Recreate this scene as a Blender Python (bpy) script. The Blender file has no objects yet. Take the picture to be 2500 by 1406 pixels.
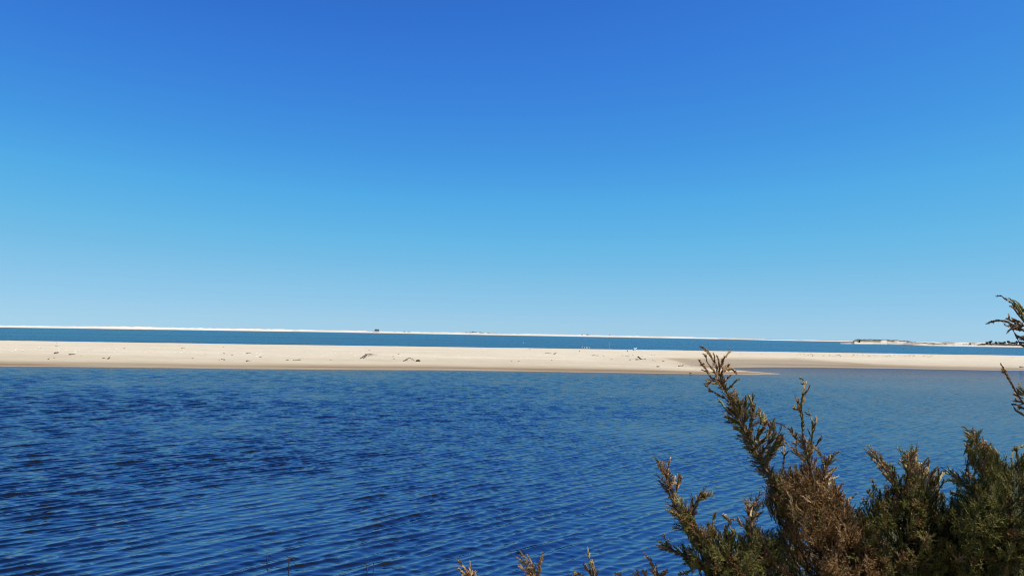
import bpy, math
import numpy as np
from mathutils import Matrix

R = math.radians
rng = np.random.default_rng(7)
scn = bpy.context.scene
COL = scn.collection

# ------------------------------------------------------------------ camera
EYE = 3.0
FPX = 1944.0                      # focal length in pixels of the 2500 px wide photograph
PITCH = math.atan(113.4 / FPX)
ROLL = math.atan(0.0175)
cam_d = bpy.data.cameras.new("camera")
cam = bpy.data.objects.new("camera", cam_d)
COL.objects.link(cam)
cam_d.sensor_width = 36.0
cam_d.lens = 36.0 * FPX / 2500
cam_d.clip_start = 0.05
cam_d.clip_end = 60000
CR = (Matrix.Rotation(math.pi / 2 + PITCH, 3, 'X') @ Matrix.Rotation(ROLL, 3, 'Z'))
cam.matrix_world = Matrix.Translation((0, 0, EYE)) @ CR.to_4x4()
scn.camera = cam
CRn = np.array(CR)

# ------------------------------------------------------------------ sky and sun
SUN_EL, SUN_AZ = 53.0, 102.0      # azimuth clockwise from the view axis (+Y)
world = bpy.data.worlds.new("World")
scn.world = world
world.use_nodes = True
wn, wl = world.node_tree.nodes, world.node_tree.links
wn.clear()
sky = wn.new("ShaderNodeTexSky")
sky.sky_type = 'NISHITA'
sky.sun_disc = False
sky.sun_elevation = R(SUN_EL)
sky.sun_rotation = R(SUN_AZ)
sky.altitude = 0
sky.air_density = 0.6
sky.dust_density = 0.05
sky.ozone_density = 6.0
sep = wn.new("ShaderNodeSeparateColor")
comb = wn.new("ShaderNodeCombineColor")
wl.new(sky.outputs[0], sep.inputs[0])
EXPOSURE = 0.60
# response of the camera to the sky, channel by channel (sky value -> value in the picture), low ends darkened to dim reflections of the unseen upper sky
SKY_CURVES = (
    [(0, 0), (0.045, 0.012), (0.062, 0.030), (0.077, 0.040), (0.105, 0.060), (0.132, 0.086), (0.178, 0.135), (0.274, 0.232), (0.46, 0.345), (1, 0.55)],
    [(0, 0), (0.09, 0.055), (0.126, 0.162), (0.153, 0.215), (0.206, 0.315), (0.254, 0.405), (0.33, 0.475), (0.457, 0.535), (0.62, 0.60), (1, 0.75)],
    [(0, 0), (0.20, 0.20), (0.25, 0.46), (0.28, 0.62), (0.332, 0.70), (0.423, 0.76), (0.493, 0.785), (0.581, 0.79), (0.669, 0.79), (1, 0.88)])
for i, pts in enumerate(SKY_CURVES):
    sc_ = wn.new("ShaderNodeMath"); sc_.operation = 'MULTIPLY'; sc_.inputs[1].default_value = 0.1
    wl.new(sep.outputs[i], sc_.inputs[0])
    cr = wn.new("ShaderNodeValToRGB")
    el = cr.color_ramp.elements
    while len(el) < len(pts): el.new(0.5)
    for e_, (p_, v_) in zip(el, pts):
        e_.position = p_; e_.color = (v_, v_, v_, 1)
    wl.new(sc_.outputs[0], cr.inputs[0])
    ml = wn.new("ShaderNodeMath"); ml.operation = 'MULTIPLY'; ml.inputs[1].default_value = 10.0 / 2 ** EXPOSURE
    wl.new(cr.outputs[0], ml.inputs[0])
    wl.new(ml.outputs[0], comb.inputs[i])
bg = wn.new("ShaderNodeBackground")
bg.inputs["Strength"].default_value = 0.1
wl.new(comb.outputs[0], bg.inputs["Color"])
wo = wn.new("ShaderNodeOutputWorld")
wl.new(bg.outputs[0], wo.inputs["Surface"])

sun_d = bpy.data.lights.new("sun", 'SUN')
sun_d.energy = 4.9
sun_d.angle = R(0.5)
sun_d.color = (1.0, 0.95, 0.87)
sun = bpy.data.objects.new("sun", sun_d)
COL.objects.link(sun)
sun.rotation_euler = (R(90 - SUN_EL), 0, math.pi - R(SUN_AZ))
sun.location = (30, -20, 40)

scn.view_settings.view_transform = 'Standard'
scn.view_settings.look = 'None'
scn.view_settings.gamma = 1.0
scn.view_settings.use_curve_mapping = False
scn.view_settings.exposure = EXPOSURE
scn.cycles.filter_width = 1.15
scn.cycles.max_bounces = 8
scn.cycles.transparent_max_bounces = 8
scn.cycles.caustics_reflective = False
scn.cycles.caustics_refractive = False

# ------------------------------------------------------------------ helpers
def ray(px, py):
    d = CRn @ np.array([(px - 1250) / FPX, (703 - py) / FPX, -1.0])
    return d

def px3(px, py, depth):
    """point seen at (px, py) at a depth in metres along the view axis"""
    return np.array([0, 0, EYE]) + ray(px, py) * depth

def flat(px, py, z=0.0):
    d = ray(px, py)
    return (np.array([0, 0, EYE]) + d * ((z - EYE) / d[2]))

def horizon(px):
    return 794.5 + 0.0175 * px

def tag(o, label=None, cat=None, group=None, kind=None):
    if label: o["label"] = label
    if cat: o["category"] = cat
    if group: o["group"] = group
    if kind: o["kind"] = kind
    return o

def mesh_np(name, V, F, mat, parent=None, smooth=True, attrs=None, link=True):
    """V (n,3); F list of int arrays (m,k) with k = 3 or 4"""
    me = bpy.data.meshes.new(name)
    V = np.asarray(V, np.float32)
    F = [np.asarray(f, np.int32) for f in F if len(f)]
    me.vertices.add(len(V))
    me.vertices.foreach_set("co", V.ravel())
    loops = np.concatenate([f.ravel() for f in F])
    tot = np.concatenate([np.full(len(f), f.shape[1], np.int32) for f in F])
    start = np.concatenate([[0], np.cumsum(tot)[:-1]]).astype(np.int32)
    me.loops.add(len(loops))
    me.loops.foreach_set("vertex_index", loops)
    me.polygons.add(len(tot))
    me.polygons.foreach_set("loop_start", start)
    me.polygons.foreach_set("use_smooth", np.full(len(tot), smooth))
    for k, a in (attrs or {}).items():
        a = np.asarray(a, np.float32)
        if a.ndim == 1:
            at = me.attributes.new(k, 'FLOAT', 'POINT')
            at.data.foreach_set("value", a)
        else:
            at = me.attributes.new(k, 'FLOAT_COLOR', 'POINT')
            at.data.foreach_set("color", np.concatenate([a, np.ones((len(a), 1), np.float32)], 1).ravel())
    me.update(calc_edges=True)
    me.validate()
    if mat: me.materials.append(mat)
    o = bpy.data.objects.new(name, me)
    if link: COL.objects.link(o)
    if parent is not None: o.parent = parent
    return o

def empty(name, loc=(0, 0, 0)):
    o = bpy.data.objects.new(name, None)
    o.empty_display_size = 0.2
    COL.objects.link(o)
    o.location = loc
    return o

def grid_faces(nr, nc, wrap=False):
    i = np.arange(nr - 1)[:, None]
    j = np.arange(nc if wrap else nc - 1)[None, :]
    j2 = (j + 1) % nc
    a = i * nc + j; b = i * nc + j2; c = (i + 1) * nc + j2; d = (i + 1) * nc + j
    return np.stack([a, b, c, d], -1).reshape(-1, 4)

def sstep(a, b, x):
    t = np.clip((x - a) / (b - a), 0, 1)
    return t * t * (3 - 2 * t)

def vnoise(x, y, seed=0, octaves=4, lac=2.03, gain=0.5):
    """value noise made of hashed lattice points"""
    out = np.zeros(np.broadcast(x, y).shape); amp = 1.0; tot = 0
    for o in range(octaves):
        xi = np.floor(x).astype(np.int64); yi = np.floor(y).astype(np.int64)
        fx = x - xi; fy = y - yi
        fx = fx * fx * (3 - 2 * fx); fy = fy * fy * (3 - 2 * fy)
        def h(a, b):
            n = (a * 374761393 + b * 668265263 + (seed + o * 17) * 974634777) & 0x7fffffff
            n = ((n ^ (n >> 13)) * 1274126177) & 0x7fffffff
            return ((n ^ (n >> 16)) & 0xffff) / 65535.0
        v = (h(xi, yi) * (1 - fx) + h(xi + 1, yi) * fx) * (1 - fy) + (h(xi, yi + 1) * (1 - fx) + h(xi + 1, yi + 1) * fx) * fy
        out = out + amp * (v * 2 - 1); tot += amp
        amp *= gain; x = x * lac + 13.7; y = y * lac + 7.1
    return out / tot

class Segs:
    """a heap of tapered rods, made into one mesh"""
    def __init__(s): s.a = []; s.b = []; s.ra = []; s.rb = []; s.c = []
    def add(s, a, b, ra, rb, c=0.0):
        a = np.atleast_2d(a); b = np.atleast_2d(b); n = len(a)
        s.a.append(a); s.b.append(b)
        s.ra.append(np.broadcast_to(ra, n).astype(float)); s.rb.append(np.broadcast_to(rb, n).astype(float))
        s.c.append(np.broadcast_to(c, n).astype(float))
    def build(s, name, mat, parent=None, k=3, origin=None):
        a = np.concatenate(s.a); b = np.concatenate(s.b)
        ra = np.concatenate(s.ra); rb = np.concatenate(s.rb); c = np.concatenate(s.c)
        d = b - a
        d /= np.linalg.norm(d, axis=1, keepdims=True) + 1e-9
        ref = np.where(np.abs(d[:, 2:3]) < 0.8, [[0, 0, 1.0]], [[1.0, 0, 0]])
        u = np.cross(d, ref); u /= np.linalg.norm(u, axis=1, keepdims=True)
        v = np.cross(d, u)
        ang = np.arange(k) * 2 * math.pi / k
        ring = u[:, None] * np.cos(ang)[None, :, None] + v[:, None] * np.sin(ang)[None, :, None]
        A = a[:, None] + ring * ra[:, None, None]
        B = b[:, None] + ring * rb[:, None, None]
        V = np.concatenate([A, B], 1).reshape(-1, 3)
        n = len(a)
        base = (np.arange(n) * 2 * k)[:, None, None]
        i = np.arange(k); j = (i + 1) % k
        q = np.stack([i, j, j + k, i + k], -1)[None]
        F = [(base + q).reshape(-1, 4)]
        cap = (np.arange(n) * 2 * k)[:, None] + (k + np.arange(k))[None]
        capa = (np.arange(n) * 2 * k)[:, None] + np.arange(k)[::-1][None]
        F.append(cap); F.append(capa)
        if origin is not None: V = V - np.asarray(origin)
        return mesh_np(name, V, F, mat, parent, smooth=(k > 4), attrs={"tint": np.repeat(c, 2 * k)})

def smooth_line(P, step):
    """Catmull-Rom through the points P, resampled every `step` metres"""
    P = np.asarray(P, float)
    Q = np.vstack([2 * P[0] - P[1], P, 2 * P[-1] - P[-2]])
    out = []
    for i in range(1, len(Q) - 2):
        n = max(2, int(np.linalg.norm(Q[i + 1] - Q[i]) / step))
        t = np.linspace(0, 1, n, endpoint=False)[:, None]
        p0, p1, p2, p3 = Q[i - 1], Q[i], Q[i + 1], Q[i + 2]
        out.append(0.5 * (2 * p1 + (p2 - p0) * t + (2 * p0 - 5 * p1 + 4 * p2 - p3) * t ** 2 + (3 * p1 - p0 - 3 * p2 + p3) * t ** 3))
    out.append(P[-1:])
    return np.vstack(out)

def tube_mesh(P, rad, k=7):
    """closed tube along P with radius rad per point -> V, F"""
    P = np.asarray(P, float); n = len(P)
    rad = np.broadcast_to(rad, n)
    T = np.gradient(P, axis=0); T /= np.linalg.norm(T, axis=1, keepdims=True) + 1e-9
    ref = np.array([0, 0, 1.0]) if abs(T[:, 2]).mean() < 0.8 else np.array([1.0, 0, 0])
    U = np.cross(T, ref); U /= np.linalg.norm(U, axis=1, keepdims=True) + 1e-9
    W = np.cross(T, U)
    ang = np.arange(k) * 2 * math.pi / k
    V = P[:, None] + (U[:, None] * np.cos(ang)[None, :, None] + W[:, None] * np.sin(ang)[None, :, None]) * rad[:, None, None]
    V = V.reshape(-1, 3)
    F = [grid_faces(n, k, wrap=True)]
    V = np.vstack([V, P[:1], P[-1:]])
    i = np.arange(k); j = (i + 1) % k
    F.append(np.stack([np.full(k, n * k), j, i], -1))
    F.append(np.stack([np.full(k, n * k + 1), (n - 1) * k + i, (n - 1) * k + j], -1))
    return V, F

class Bag:
    """collects (V, F) pieces of one part"""
    def __init__(s): s.V = []; s.F = []; s.n = 0
    def add(s, V, F):
        V = np.asarray(V, float)
        for f in F: s.F.append(np.asarray(f) + s.n)
        s.V.append(V); s.n += len(V)
        return s
    def box(s, c, d, top=1.0, ry=0.0):
        c = np.asarray(c, float); d = np.asarray(d, float) / 2
        x = np.array([[-1, -1, -1], [1, -1, -1], [1, 1, -1], [-1, 1, -1], [-1, -1, 1], [1, -1, 1], [1, 1, 1], [-1, 1, 1]], float)
        x[4:, :2] *= top
        return s.add(x * d + c, [np.array([[3, 2, 1, 0], [4, 5, 6, 7], [0, 1, 5, 4], [1, 2, 6, 5], [2, 3, 7, 6], [3, 0, 4, 7]])])
    def build(s, name, mat, parent=None, smooth=False):
        tri = [f for f in s.F if f.shape[1] == 3]; quad = [f for f in s.F if f.shape[1] == 4]
        return mesh_np(name, np.vstack(s.V), tri + quad, mat, parent, smooth)

# ------------------------------------------------------------------ materials
def new_mat(name):
    m = bpy.data.materials.new(name); m.use_nodes = True
    nt = m.node_tree; nt.nodes.clear()
    out = nt.nodes.new("ShaderNodeOutputMaterial")
    return m, nt, nt.nodes, nt.links, out

def nd(nt, t, **kw):
    n = nt.nodes.new(t)
    for k, v in kw.items():
        if k in n.inputs: n.inputs[k].default_value = v
        else: setattr(n, k, v)
    return n

def noise(nt, scale, detail=4, rough=0.55, vec=None, stretch=None):
    n = nt.nodes.new("ShaderNodeTexNoise")
    n.inputs["Scale"].default_value = scale
    n.inputs["Detail"].default_value = detail
    n.inputs["Roughness"].default_value = rough
    if vec is None:
        vec = nt.nodes.new("ShaderNodeNewGeometry").outputs["Position"]
    if stretch:
        mp = nt.nodes.new("ShaderNodeMapping"); mp.inputs["Scale"].default_value = stretch
        nt.links.new(vec, mp.inputs[0]); vec = mp.outputs[0]
    nt.links.new(vec, n.inputs["Vector"])
    return n.outputs["Fac"]

def ramp(nt, fac, stops, interp='LINEAR'):
    r = nt.nodes.new("ShaderNodeValToRGB")
    r.color_ramp.interpolation = interp
    el = r.color_ramp.elements
    while len(el) < len(stops): el.new(0.5)
    for e, (p, c) in zip(el, stops):
        e.position = p
        e.color = (*c, 1) if not np.isscalar(c) else (c, c, c, 1)
    nt.links.new(fac, r.inputs[0])
    return r.outputs[0]

def mix(nt, fac, a, b, typ='MIX'):
    m = nt.nodes.new("ShaderNodeMix"); m.data_type = 'RGBA'; m.blend_type = typ
    for sock, v in ((m.inputs[0], fac), (m.inputs[6], a), (m.inputs[7], b)):
        if hasattr(v, "is_output"): nt.links.new(v, sock)
        elif np.isscalar(v): sock.default_value = v
        else: sock.default_value = (*v, 1)
    return m.outputs[2]

def math_n(nt, op, a, b=None, clamp=False):
    m = nt.nodes.new("ShaderNodeMath"); m.operation = op; m.use_clamp = clamp
    for s, v in ((m.inputs[0], a), (m.inputs[1], b)):
        if v is None: continue
        if hasattr(v, "is_output"): nt.links.new(v, s)
        else: s.default_value = v
    return m.outputs[0]

def attr(nt, name):
    a = nt.nodes.new("ShaderNodeAttribute"); a.attribute_name = name
    return a.outputs["Fac"]

def principled(nt, out, col, rough=0.8, spec=0.3, bump=None, bstr=0.3, bdist=0.01):
    p = nt.nodes.new("ShaderNodeBsdfPrincipled")
    if hasattr(col, "is_output"): nt.links.new(col, p.inputs["Base Color"])
    else: p.inputs["Base Color"].default_value = (*col, 1)
    if hasattr(rough, "is_output"): nt.links.new(rough, p.inputs["Roughness"])
    else: p.inputs["Roughness"].default_value = rough
    p.inputs["Specular IOR Level"].default_value = spec
    if bump is not None:
        b = nt.nodes.new("ShaderNodeBump"); b.inputs["Strength"].default_value = bstr; b.inputs["Distance"].default_value = bdist
        nt.links.new(bump, b.inputs["Height"]); nt.links.new(b.outputs[0], p.inputs["Normal"])
    nt.links.new(p.outputs[0], out.inputs[0])
    return p

def simple_mat(name, c1, c2, scale=8.0, rough=0.85, spec=0.2, bdist=0.01, bstr=0.4):
    m, nt, N, L, out = new_mat(name)
    f = noise(nt, scale, 5, 0.6)
    principled(nt, out, ramp(nt, f, [(0.3, c1), (0.7, c2)]), rough, spec, f, bstr, bdist)
    return m

def sand_mat():
    m, nt, N, L, out = new_mat("sand")
    wet = attr(nt, "wet"); weed = attr(nt, "weed")
    big = noise(nt, 0.12, 5, 0.6, stretch=(0.5, 1.6, 1))
    med = noise(nt, 1.1, 6, 0.65, stretch=(0.6, 1.5, 1))
    fine = noise(nt, 14, 6, 0.7)
    dry = mix(nt, ramp(nt, big, [(0.3, 0.0), (0.7, 1.0)]), (0.435, 0.378, 0.272), (0.50, 0.442, 0.335))
    dry = mix(nt, math_n(nt, 'MULTIPLY', ramp(nt, med, [(0.42, 1.0), (0.55, 0.0)]), 0.22), dry, (0.27, 0.22, 0.15))
    dry = mix(nt, math_n(nt, 'MULTIPLY', ramp(nt, fine, [(0.35, 1.0), (0.5, 0.0)]), 0.25), dry, (0.25, 0.21, 0.155))
    wetc = mix(nt, med, (0.245, 0.185, 0.102), (0.315, 0.250, 0.150))
    c = mix(nt, wet, dry, wetc)
    c = mix(nt, weed, c, mix(nt, med, (0.125, 0.066, 0.018), (0.23, 0.13, 0.042)))
    ro = math_n(nt, 'SUBTRACT', 0.95, math_n(nt, 'MULTIPLY', wet, 0.4))
    principled(nt, out, c, ro, 0.25, mix(nt, 0.5, med, fine), 0.6, 0.05)
    return m

def far_sand_mat():
    m, nt, N, L, out = new_mat("dune_sand")
    wet = attr(nt, "wet")
    f = noise(nt, 0.05, 6, 0.65, stretch=(0.4, 1, 2.5))
    dry = ramp(nt, f, [(0.30, (0.42, 0.38, 0.31)), (0.58, (0.54, 0.50, 0.425))])
    c = mix(nt, wet, dry, (0.11, 0.09, 0.06))
    c = mix(nt, attr(nt, "grass"), c, mix(nt, ramp(nt, noise(nt, 0.25, 5, 0.7), [(0.4, 0.0), (0.6, 1.0)]), (0.09, 0.08, 0.048), (0.17, 0.145, 0.098)))
    principled(nt, out, c, 0.95, 0.15)
    return m

def ground_mat():
    m, nt, N, L, out = new_mat("shore_ground")
    g = nt.nodes.new("ShaderNodeNewGeometry")
    s = nt.nodes.new("ShaderNodeSeparateXYZ"); L.new(g.outputs["Position"], s.inputs[0])
    f = noise(nt, 0.9, 7, 0.65); f2 = noise(nt, 9, 6, 0.7)
    bed = mix(nt, ramp(nt, f, [(0.42, 0.0), (0.58, 1.0)]), (0.018, 0.014, 0.008), (0.060, 0.046, 0.024))
    bank = mix(nt, f2, (0.10, 0.075, 0.04), (0.24, 0.19, 0.12))
    c = mix(nt, ramp(nt, math_n(nt, 'ADD', s.outputs[2], 0.5), [(0.45, 0.0), (0.62, 1.0)]), bed, bank)
    principled(nt, out, c, 0.95, 0.1, f2, 0.6, 0.03)
    return m

def water_mat():
    m, nt, N, L, out = new_mat("water")
    clear = attr(nt, "clear"); teal = attr(nt, "teal"); far = attr(nt, "far")
    # ripples too small for the mesh
    pos = nt.nodes.new("ShaderNodeNewGeometry").outputs["Position"]
    rot = nt.nodes.new("ShaderNodeMapping"); rot.inputs["Rotation"].default_value = (0, 0, R(-35)); rot.inputs["Scale"].default_value = (0.45, 1.0, 1)
    L.new(pos, rot.inputs[0])
    small = noise(nt, 9.0, 3, 0.55, vec=rot.outputs[0])
    chop = noise(nt, 0.9, 5, 0.62, vec=rot.outputs[0])
    b1 = nt.nodes.new("ShaderNodeBump"); b1.inputs["Strength"].default_value = 1.0; b1.inputs["Distance"].default_value = 0.004
    L.new(small, b1.inputs["Height"])
    b2 = nt.nodes.new("ShaderNodeBump"); b2.inputs["Distance"].default_value = 0.8
    gusts = ramp(nt, noise(nt, 0.02, 6, 0.7, stretch=(0.10, 1.0, 1)), [(0.36, 0.25), (0.64, 1.0)])
    L.new(math_n(nt, 'MULTIPLY', far, gusts), b2.inputs["Strength"])
    L.new(chop, b2.inputs["Height"]); L.new(b1.outputs[0], b2.inputs["Normal"])
    nor = b2.outputs[0]
    patch = ramp(nt, noise(nt, 0.02, 5, 0.6, stretch=(0.25, 1.4, 1)), [(0.35, 0.0), (0.65, 1.0)])
    chan = mix(nt, patch, (0.006, 0.095, 0.120), (0.028, 0.185, 0.170))
    streak = ramp(nt, noise(nt, 0.035, 7, 0.75, stretch=(0.10, 1.0, 1)), [(0.38, 0.45), (0.62, 1.4)])
    chan = mix(nt, 1.0, chan, streak, 'MULTIPLY')
    body = mix(nt, teal, (0.007, 0.008, 0.010), chan)
    dif = nd(nt, "ShaderNodeBsdfDiffuse"); L.new(body, dif.inputs["Color"])
    tr = nd(nt, "ShaderNodeBsdfTransparent"); tr.inputs["Color"].default_value = (0.60, 0.64, 0.55, 1)
    mb = nd(nt, "ShaderNodeMixShader"); L.new(clear, mb.inputs[0]); L.new(dif.outputs[0], mb.inputs[1]); L.new(tr.outputs[0], mb.inputs[2])
    gl = nd(nt, "ShaderNodeBsdfGlossy"); gl.distribution = 'GGX'
    L.new(mix(nt, teal, (0.49, 0.435, 0.44), (0.38, 0.57, 0.57)), gl.inputs["Color"])
    rough = math_n(nt, 'ADD', math_n(nt, 'MULTIPLY', far, 0.14), 0.03)
    L.new(rough, gl.inputs["Roughness"]); L.new(nor, gl.inputs["Normal"])
    fr = nd(nt, "ShaderNodeFresnel", IOR=1.15); L.new(nor, fr.inputs["Normal"])
    ms = nd(nt, "ShaderNodeMixShader"); L.new(fr.outputs[0], ms.inputs[0]); L.new(mb.outputs[0], ms.inputs[1]); L.new(gl.outputs[0], ms.inputs[2])
    L.new(ms.outputs[0], out.inputs[0])
    return m

def foliage_mat(name, stops, rough=0.6):
    m, nt, N, L, out = new_mat(name)
    t = attr(nt, "tint")
    c = ramp(nt, t, stops)
    f = noise(nt, 120, 2, 0.5)
    c = mix(nt, math_n(nt, 'MULTIPLY', f, 0.5), c, mix(nt, 1.0, c, (0.45, 0.42, 0.4), 'MULTIPLY'))
    p = principled(nt, out, c, rough, 0.3)
    tl = nd(nt, "ShaderNodeBsdfTranslucent"); L.new(c, tl.inputs["Color"])
    ms = nd(nt, "ShaderNodeMixShader"); ms.inputs[0].default_value = 0.3
    L.new(p.outputs[0], ms.inputs[1]); L.new(tl.outputs[0], ms.inputs[2]); L.new(ms.outputs[0], out.inputs[0])
    return m

M_sand = sand_mat(); M_far = far_sand_mat(); M_ground = ground_mat(); M_water = water_mat()
M_green = foliage_mat("juniper_green", [(0.0, (0.045, 0.060, 0.016)), (0.4, (0.185, 0.185, 0.038)), (0.75, (0.32, 0.29, 0.078)), (1.0, (0.40, 0.34, 0.14))])
M_brown = foliage_mat("juniper_bronze", [(0.0, (0.080, 0.052, 0.020)), (0.4, (0.26, 0.145, 0.046)), (0.75, (0.45, 0.275, 0.11)), (1.0, (0.58, 0.41, 0.23))])
M_bark = simple_mat("juniper_bark", (0.07, 0.05, 0.038), (0.17, 0.125, 0.095), 60, 0.9, 0.1, 0.003)
M_drift = simple_mat("driftwood", (0.06, 0.045, 0.032), (0.15, 0.115, 0.08), 6, 0.9, 0.1, 0.02)
M_weed = simple_mat("dried_weed", (0.018, 0.014, 0.01), (0.075, 0.055, 0.035), 12, 0.9, 0.1, 0.02)
M_shell = simple_mat("shell", (0.68, 0.66, 0.62), (0.82, 0.80, 0.76), 30, 0.6, 0.3, 0.002)
M_shrub = simple_mat("far_shrub", (0.012, 0.02, 0.016), (0.04, 0.05, 0.035), 0.8, 0.9, 0.1, 0.05)
M_brush = simple_mat("far_brush", (0.035, 0.022, 0.018), (0.085, 0.058, 0.042), 0.6, 0.9, 0.1, 0.05)
M_trunk = simple_mat("far_bark", (0.04, 0.03, 0.024), (0.09, 0.07, 0.055), 3, 0.9, 0.1, 0.03)
M_grass = simple_mat("dune_grass", (0.10, 0.09, 0.05), (0.22, 0.19, 0.115), 0.4, 0.9, 0.1, 0.03)
M_wall = simple_mat("weathered_boards", (0.035, 0.06, 0.08), (0.06, 0.09, 0.115), 1.5, 0.8, 0.2, 0.02)
M_roof = simple_mat("roof_shingle", (0.03, 0.05, 0.07), (0.06, 0.085, 0.11), 1.2, 0.85, 0.2, 0.02)
M_deck = simple_mat("deck_boards", (0.05, 0.042, 0.04), (0.12, 0.10, 0.09), 2, 0.9, 0.1, 0.02)
M_glass = simple_mat("pale_window", (0.35, 0.45, 0.5), (0.5, 0.58, 0.62), 2, 0.15, 0.5, 0.0)
M_stake = simple_mat("pale_stake", (0.42, 0.42, 0.36), (0.62, 0.60, 0.52), 5, 0.8, 0.2, 0.01)
M_white = simple_mat("white_feather", (0.72, 0.72, 0.72), (0.82, 0.82, 0.81), 10, 0.7, 0.2, 0.002)
M_grey = simple_mat("grey_feather", (0.10, 0.11, 0.12), (0.2, 0.21, 0.22), 10, 0.7, 0.2, 0.002)

# ------------------------------------------------------------------ land shape
NEAR = [(0, 894.2), (160, 895.2), (320, 896.6), (480, 898.6), (640, 900.6), (800, 901.6), (960, 902.6), (1120, 903.6), (1260, 905.2), (1400, 908), (1550, 910.6),
        (1690, 912.6), (1761, 914), (1846, 914.8), (1900, 913.0), (1912, 912.2), (1890, 910.4), (1832, 906), (1800, 903.0), (1790, 900.4), (1792, 897.8), (1840, 896.4),
        (1960, 896.4), (2080, 898), (2180, 899.4), (2350, 902.4), (2500, 904.6)]
near = [flat(x, y)[:2] for x, y in NEAR]
poly = [np.array([-420.0, 52.0]), np.array([-150.0, 57.5])] + near + [np.array([150.0, 87.0]), np.array([420.0, 92.0]),
        np.array([420.0, 190.0]), np.array([120.0, 176.0]), np.array([60.0, 168.0]), np.array([0.0, 160.0]), np.array([-45.0, 150.0]), np.array([-95.0, 143.0]), np.array([-420.0, 128.0])]
poly = np.array(poly)
WETP = np.array([flat(x, y, 0.15)[:2] for x, y in [(1640, 880.5), (1760, 879.5), (1930, 881.5), (2010, 886), (2120, 891), (2300, 897), (2200, 899.5), (1960, 897.5), (1800, 899), (1770, 897), (1700, 890)]])

def sdist(x, y, P):
    """signed distance to a closed polygon, positive inside"""
    x = np.asarray(x, float); y = np.asarray(y, float)
    best = np.full(x.shape, 1e18); ins = np.zeros(x.shape, bool)
    for i in range(len(P)):
        a = P[i]; b = P[(i + 1) % len(P)]
        ex, ey = b - a
        t = np.clip(((x - a[0]) * ex + (y - a[1]) * ey) / (ex * ex + ey * ey + 1e-12), 0, 1)
        dx = x - a[0] - t * ex; dy = y - a[1] - t * ey
        best = np.minimum(best, dx * dx + dy * dy)
        c = ((a[1] > y) != (b[1] > y)) & (x < ex * (y - a[1]) / (ey + 1e-12) + a[0])
        ins ^= c
    return np.where(ins, 1, -1) * np.sqrt(best)

def bar_z(x, y, full=False):
    sd = sdist(x, y, poly)
    sd = sd + (0.7 - 0.55 * sstep(10, 16, x) * sstep(60, 63, y)) * vnoise(x * 0.13, y * 0.13, 13, 3) * sstep(12, 2, np.abs(sd))
    z = np.interp(sd, [-40, -12, -4, 0, 1.5, 5, 10, 18, 27, 36, 60], [-3.0, -1.3, -0.42, 0.0, 0.06, 0.22, 0.42, 0.62, 0.78, 0.84, 0.86])
    wp = sdist(x, y, WETP)
    wm = sstep(-2.5, 1.5, wp)
    z = z * (1 - wm) + np.minimum(z, 0.035 + 0.012 * np.clip(sd, 0, 20)) * wm
    amp = sstep(0.5, 8, sd) * (1 - 0.8 * wm)
    z = z + amp * (0.05 * vnoise(x * 0.12, y * 0.25, 3) + 0.022 * vnoise(x * 0.9, y * 1.3, 5))
    z = z + 0.012 * vnoise(x * 0.35, y * 0.8, 9) * (1 - amp)
    if full: return z, sd, wm
    return z

def ground_z(x, y):
    r = np.hypot(x, y)
    yy = y + 0.5 * np.sin(x * 0.35) + 0.25 * np.sin(x * 0.9 + 1) + 0.02 * np.abs(x)
    z = np.interp(yy, [-400, -20, 0, 3.0, 5.0, 7.5, 12, 25, 45, 90, 400], [6, 1.9, 1.42, 1.36, 0.7, -0.05, -0.32, -0.6, -1.2, -2.5, -4])
    z = z + np.where(r < 60, 1, 0) * (0.05 * vnoise(x * 0.8, y * 0.8, 21) + 0.02 * vnoise(x * 4, y * 4, 22))
    return z

def on_bar(px, py):
    """where the line of sight through a pixel meets the sandbar"""
    d = ray(px, py); n = np.linalg.norm(d[:2])
    t = np.arange(50, 175, 0.05) / n
    p = np.array([0, 0, EYE]) + d * t[:, None]
    z = bar_z(p[:, 0], p[:, 1])
    hit = np.nonzero(p[:, 2] <= np.maximum(z, 0))[0]
    if not len(hit): return None
    q = p[hit[0]].copy()
    q[2] = max(z[hit[0]], 0)
    return q

# sandbar ---------------------------------------------------------
xs = np.concatenate([np.arange(-420, -110, 3.0), np.arange(-110, 135, 0.32), np.arange(135, 421, 3.0)])
ys = np.concatenate([np.arange(44, 58, 0.6), np.arange(58, 112, 0.24), np.arange(112, 200, 0.8)])
X, Y = np.meshgrid(xs, ys)
Z, SD, WM = bar_z(X, Y, True)
st = vnoise(X * 0.03, Y * 0.35, 31, 3)
wet = np.clip(sstep(0.30, 0.10, Z + 0.05 * vnoise(X * 0.05, Y * 0.4, 33)) * 0.85 + 0.3 * sstep(0.62, 0.40, Z + 0.08 * vnoise(X * 0.03, Y * 0.3, 34)) * sstep(115, 95, Y) + WM * 0.85, 0, 1)
wet = wet * (1 - 0.65 * sstep(11, 17, X) * sstep(82, 76, Y) * sstep(0.4, 1.6, SD) * (1 - WM))
frontal = sstep(115, 95, Y)
lines = np.exp(-((Z - 0.085 - 0.02 * vnoise(X * 0.02, Y * 0.02, 35, 2)) / 0.03) ** 2) * sstep(-0.25, 0.25, st + 0.15)
lines2 = np.exp(-((Z - 0.05) / 0.02) ** 2) * sstep(0.1, 0.4, vnoise(X * 0.05, Y * 0.6, 37, 3))
weed = np.clip((lines * 0.75 + lines2 * 0.9) * frontal * (Z > 0.01), 0, 1)
edge = np.exp(-((sdist(X, Y, WETP) + 0.3) / 0.35) ** 2) * sstep(80, 92, Y) * 0.55
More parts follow.
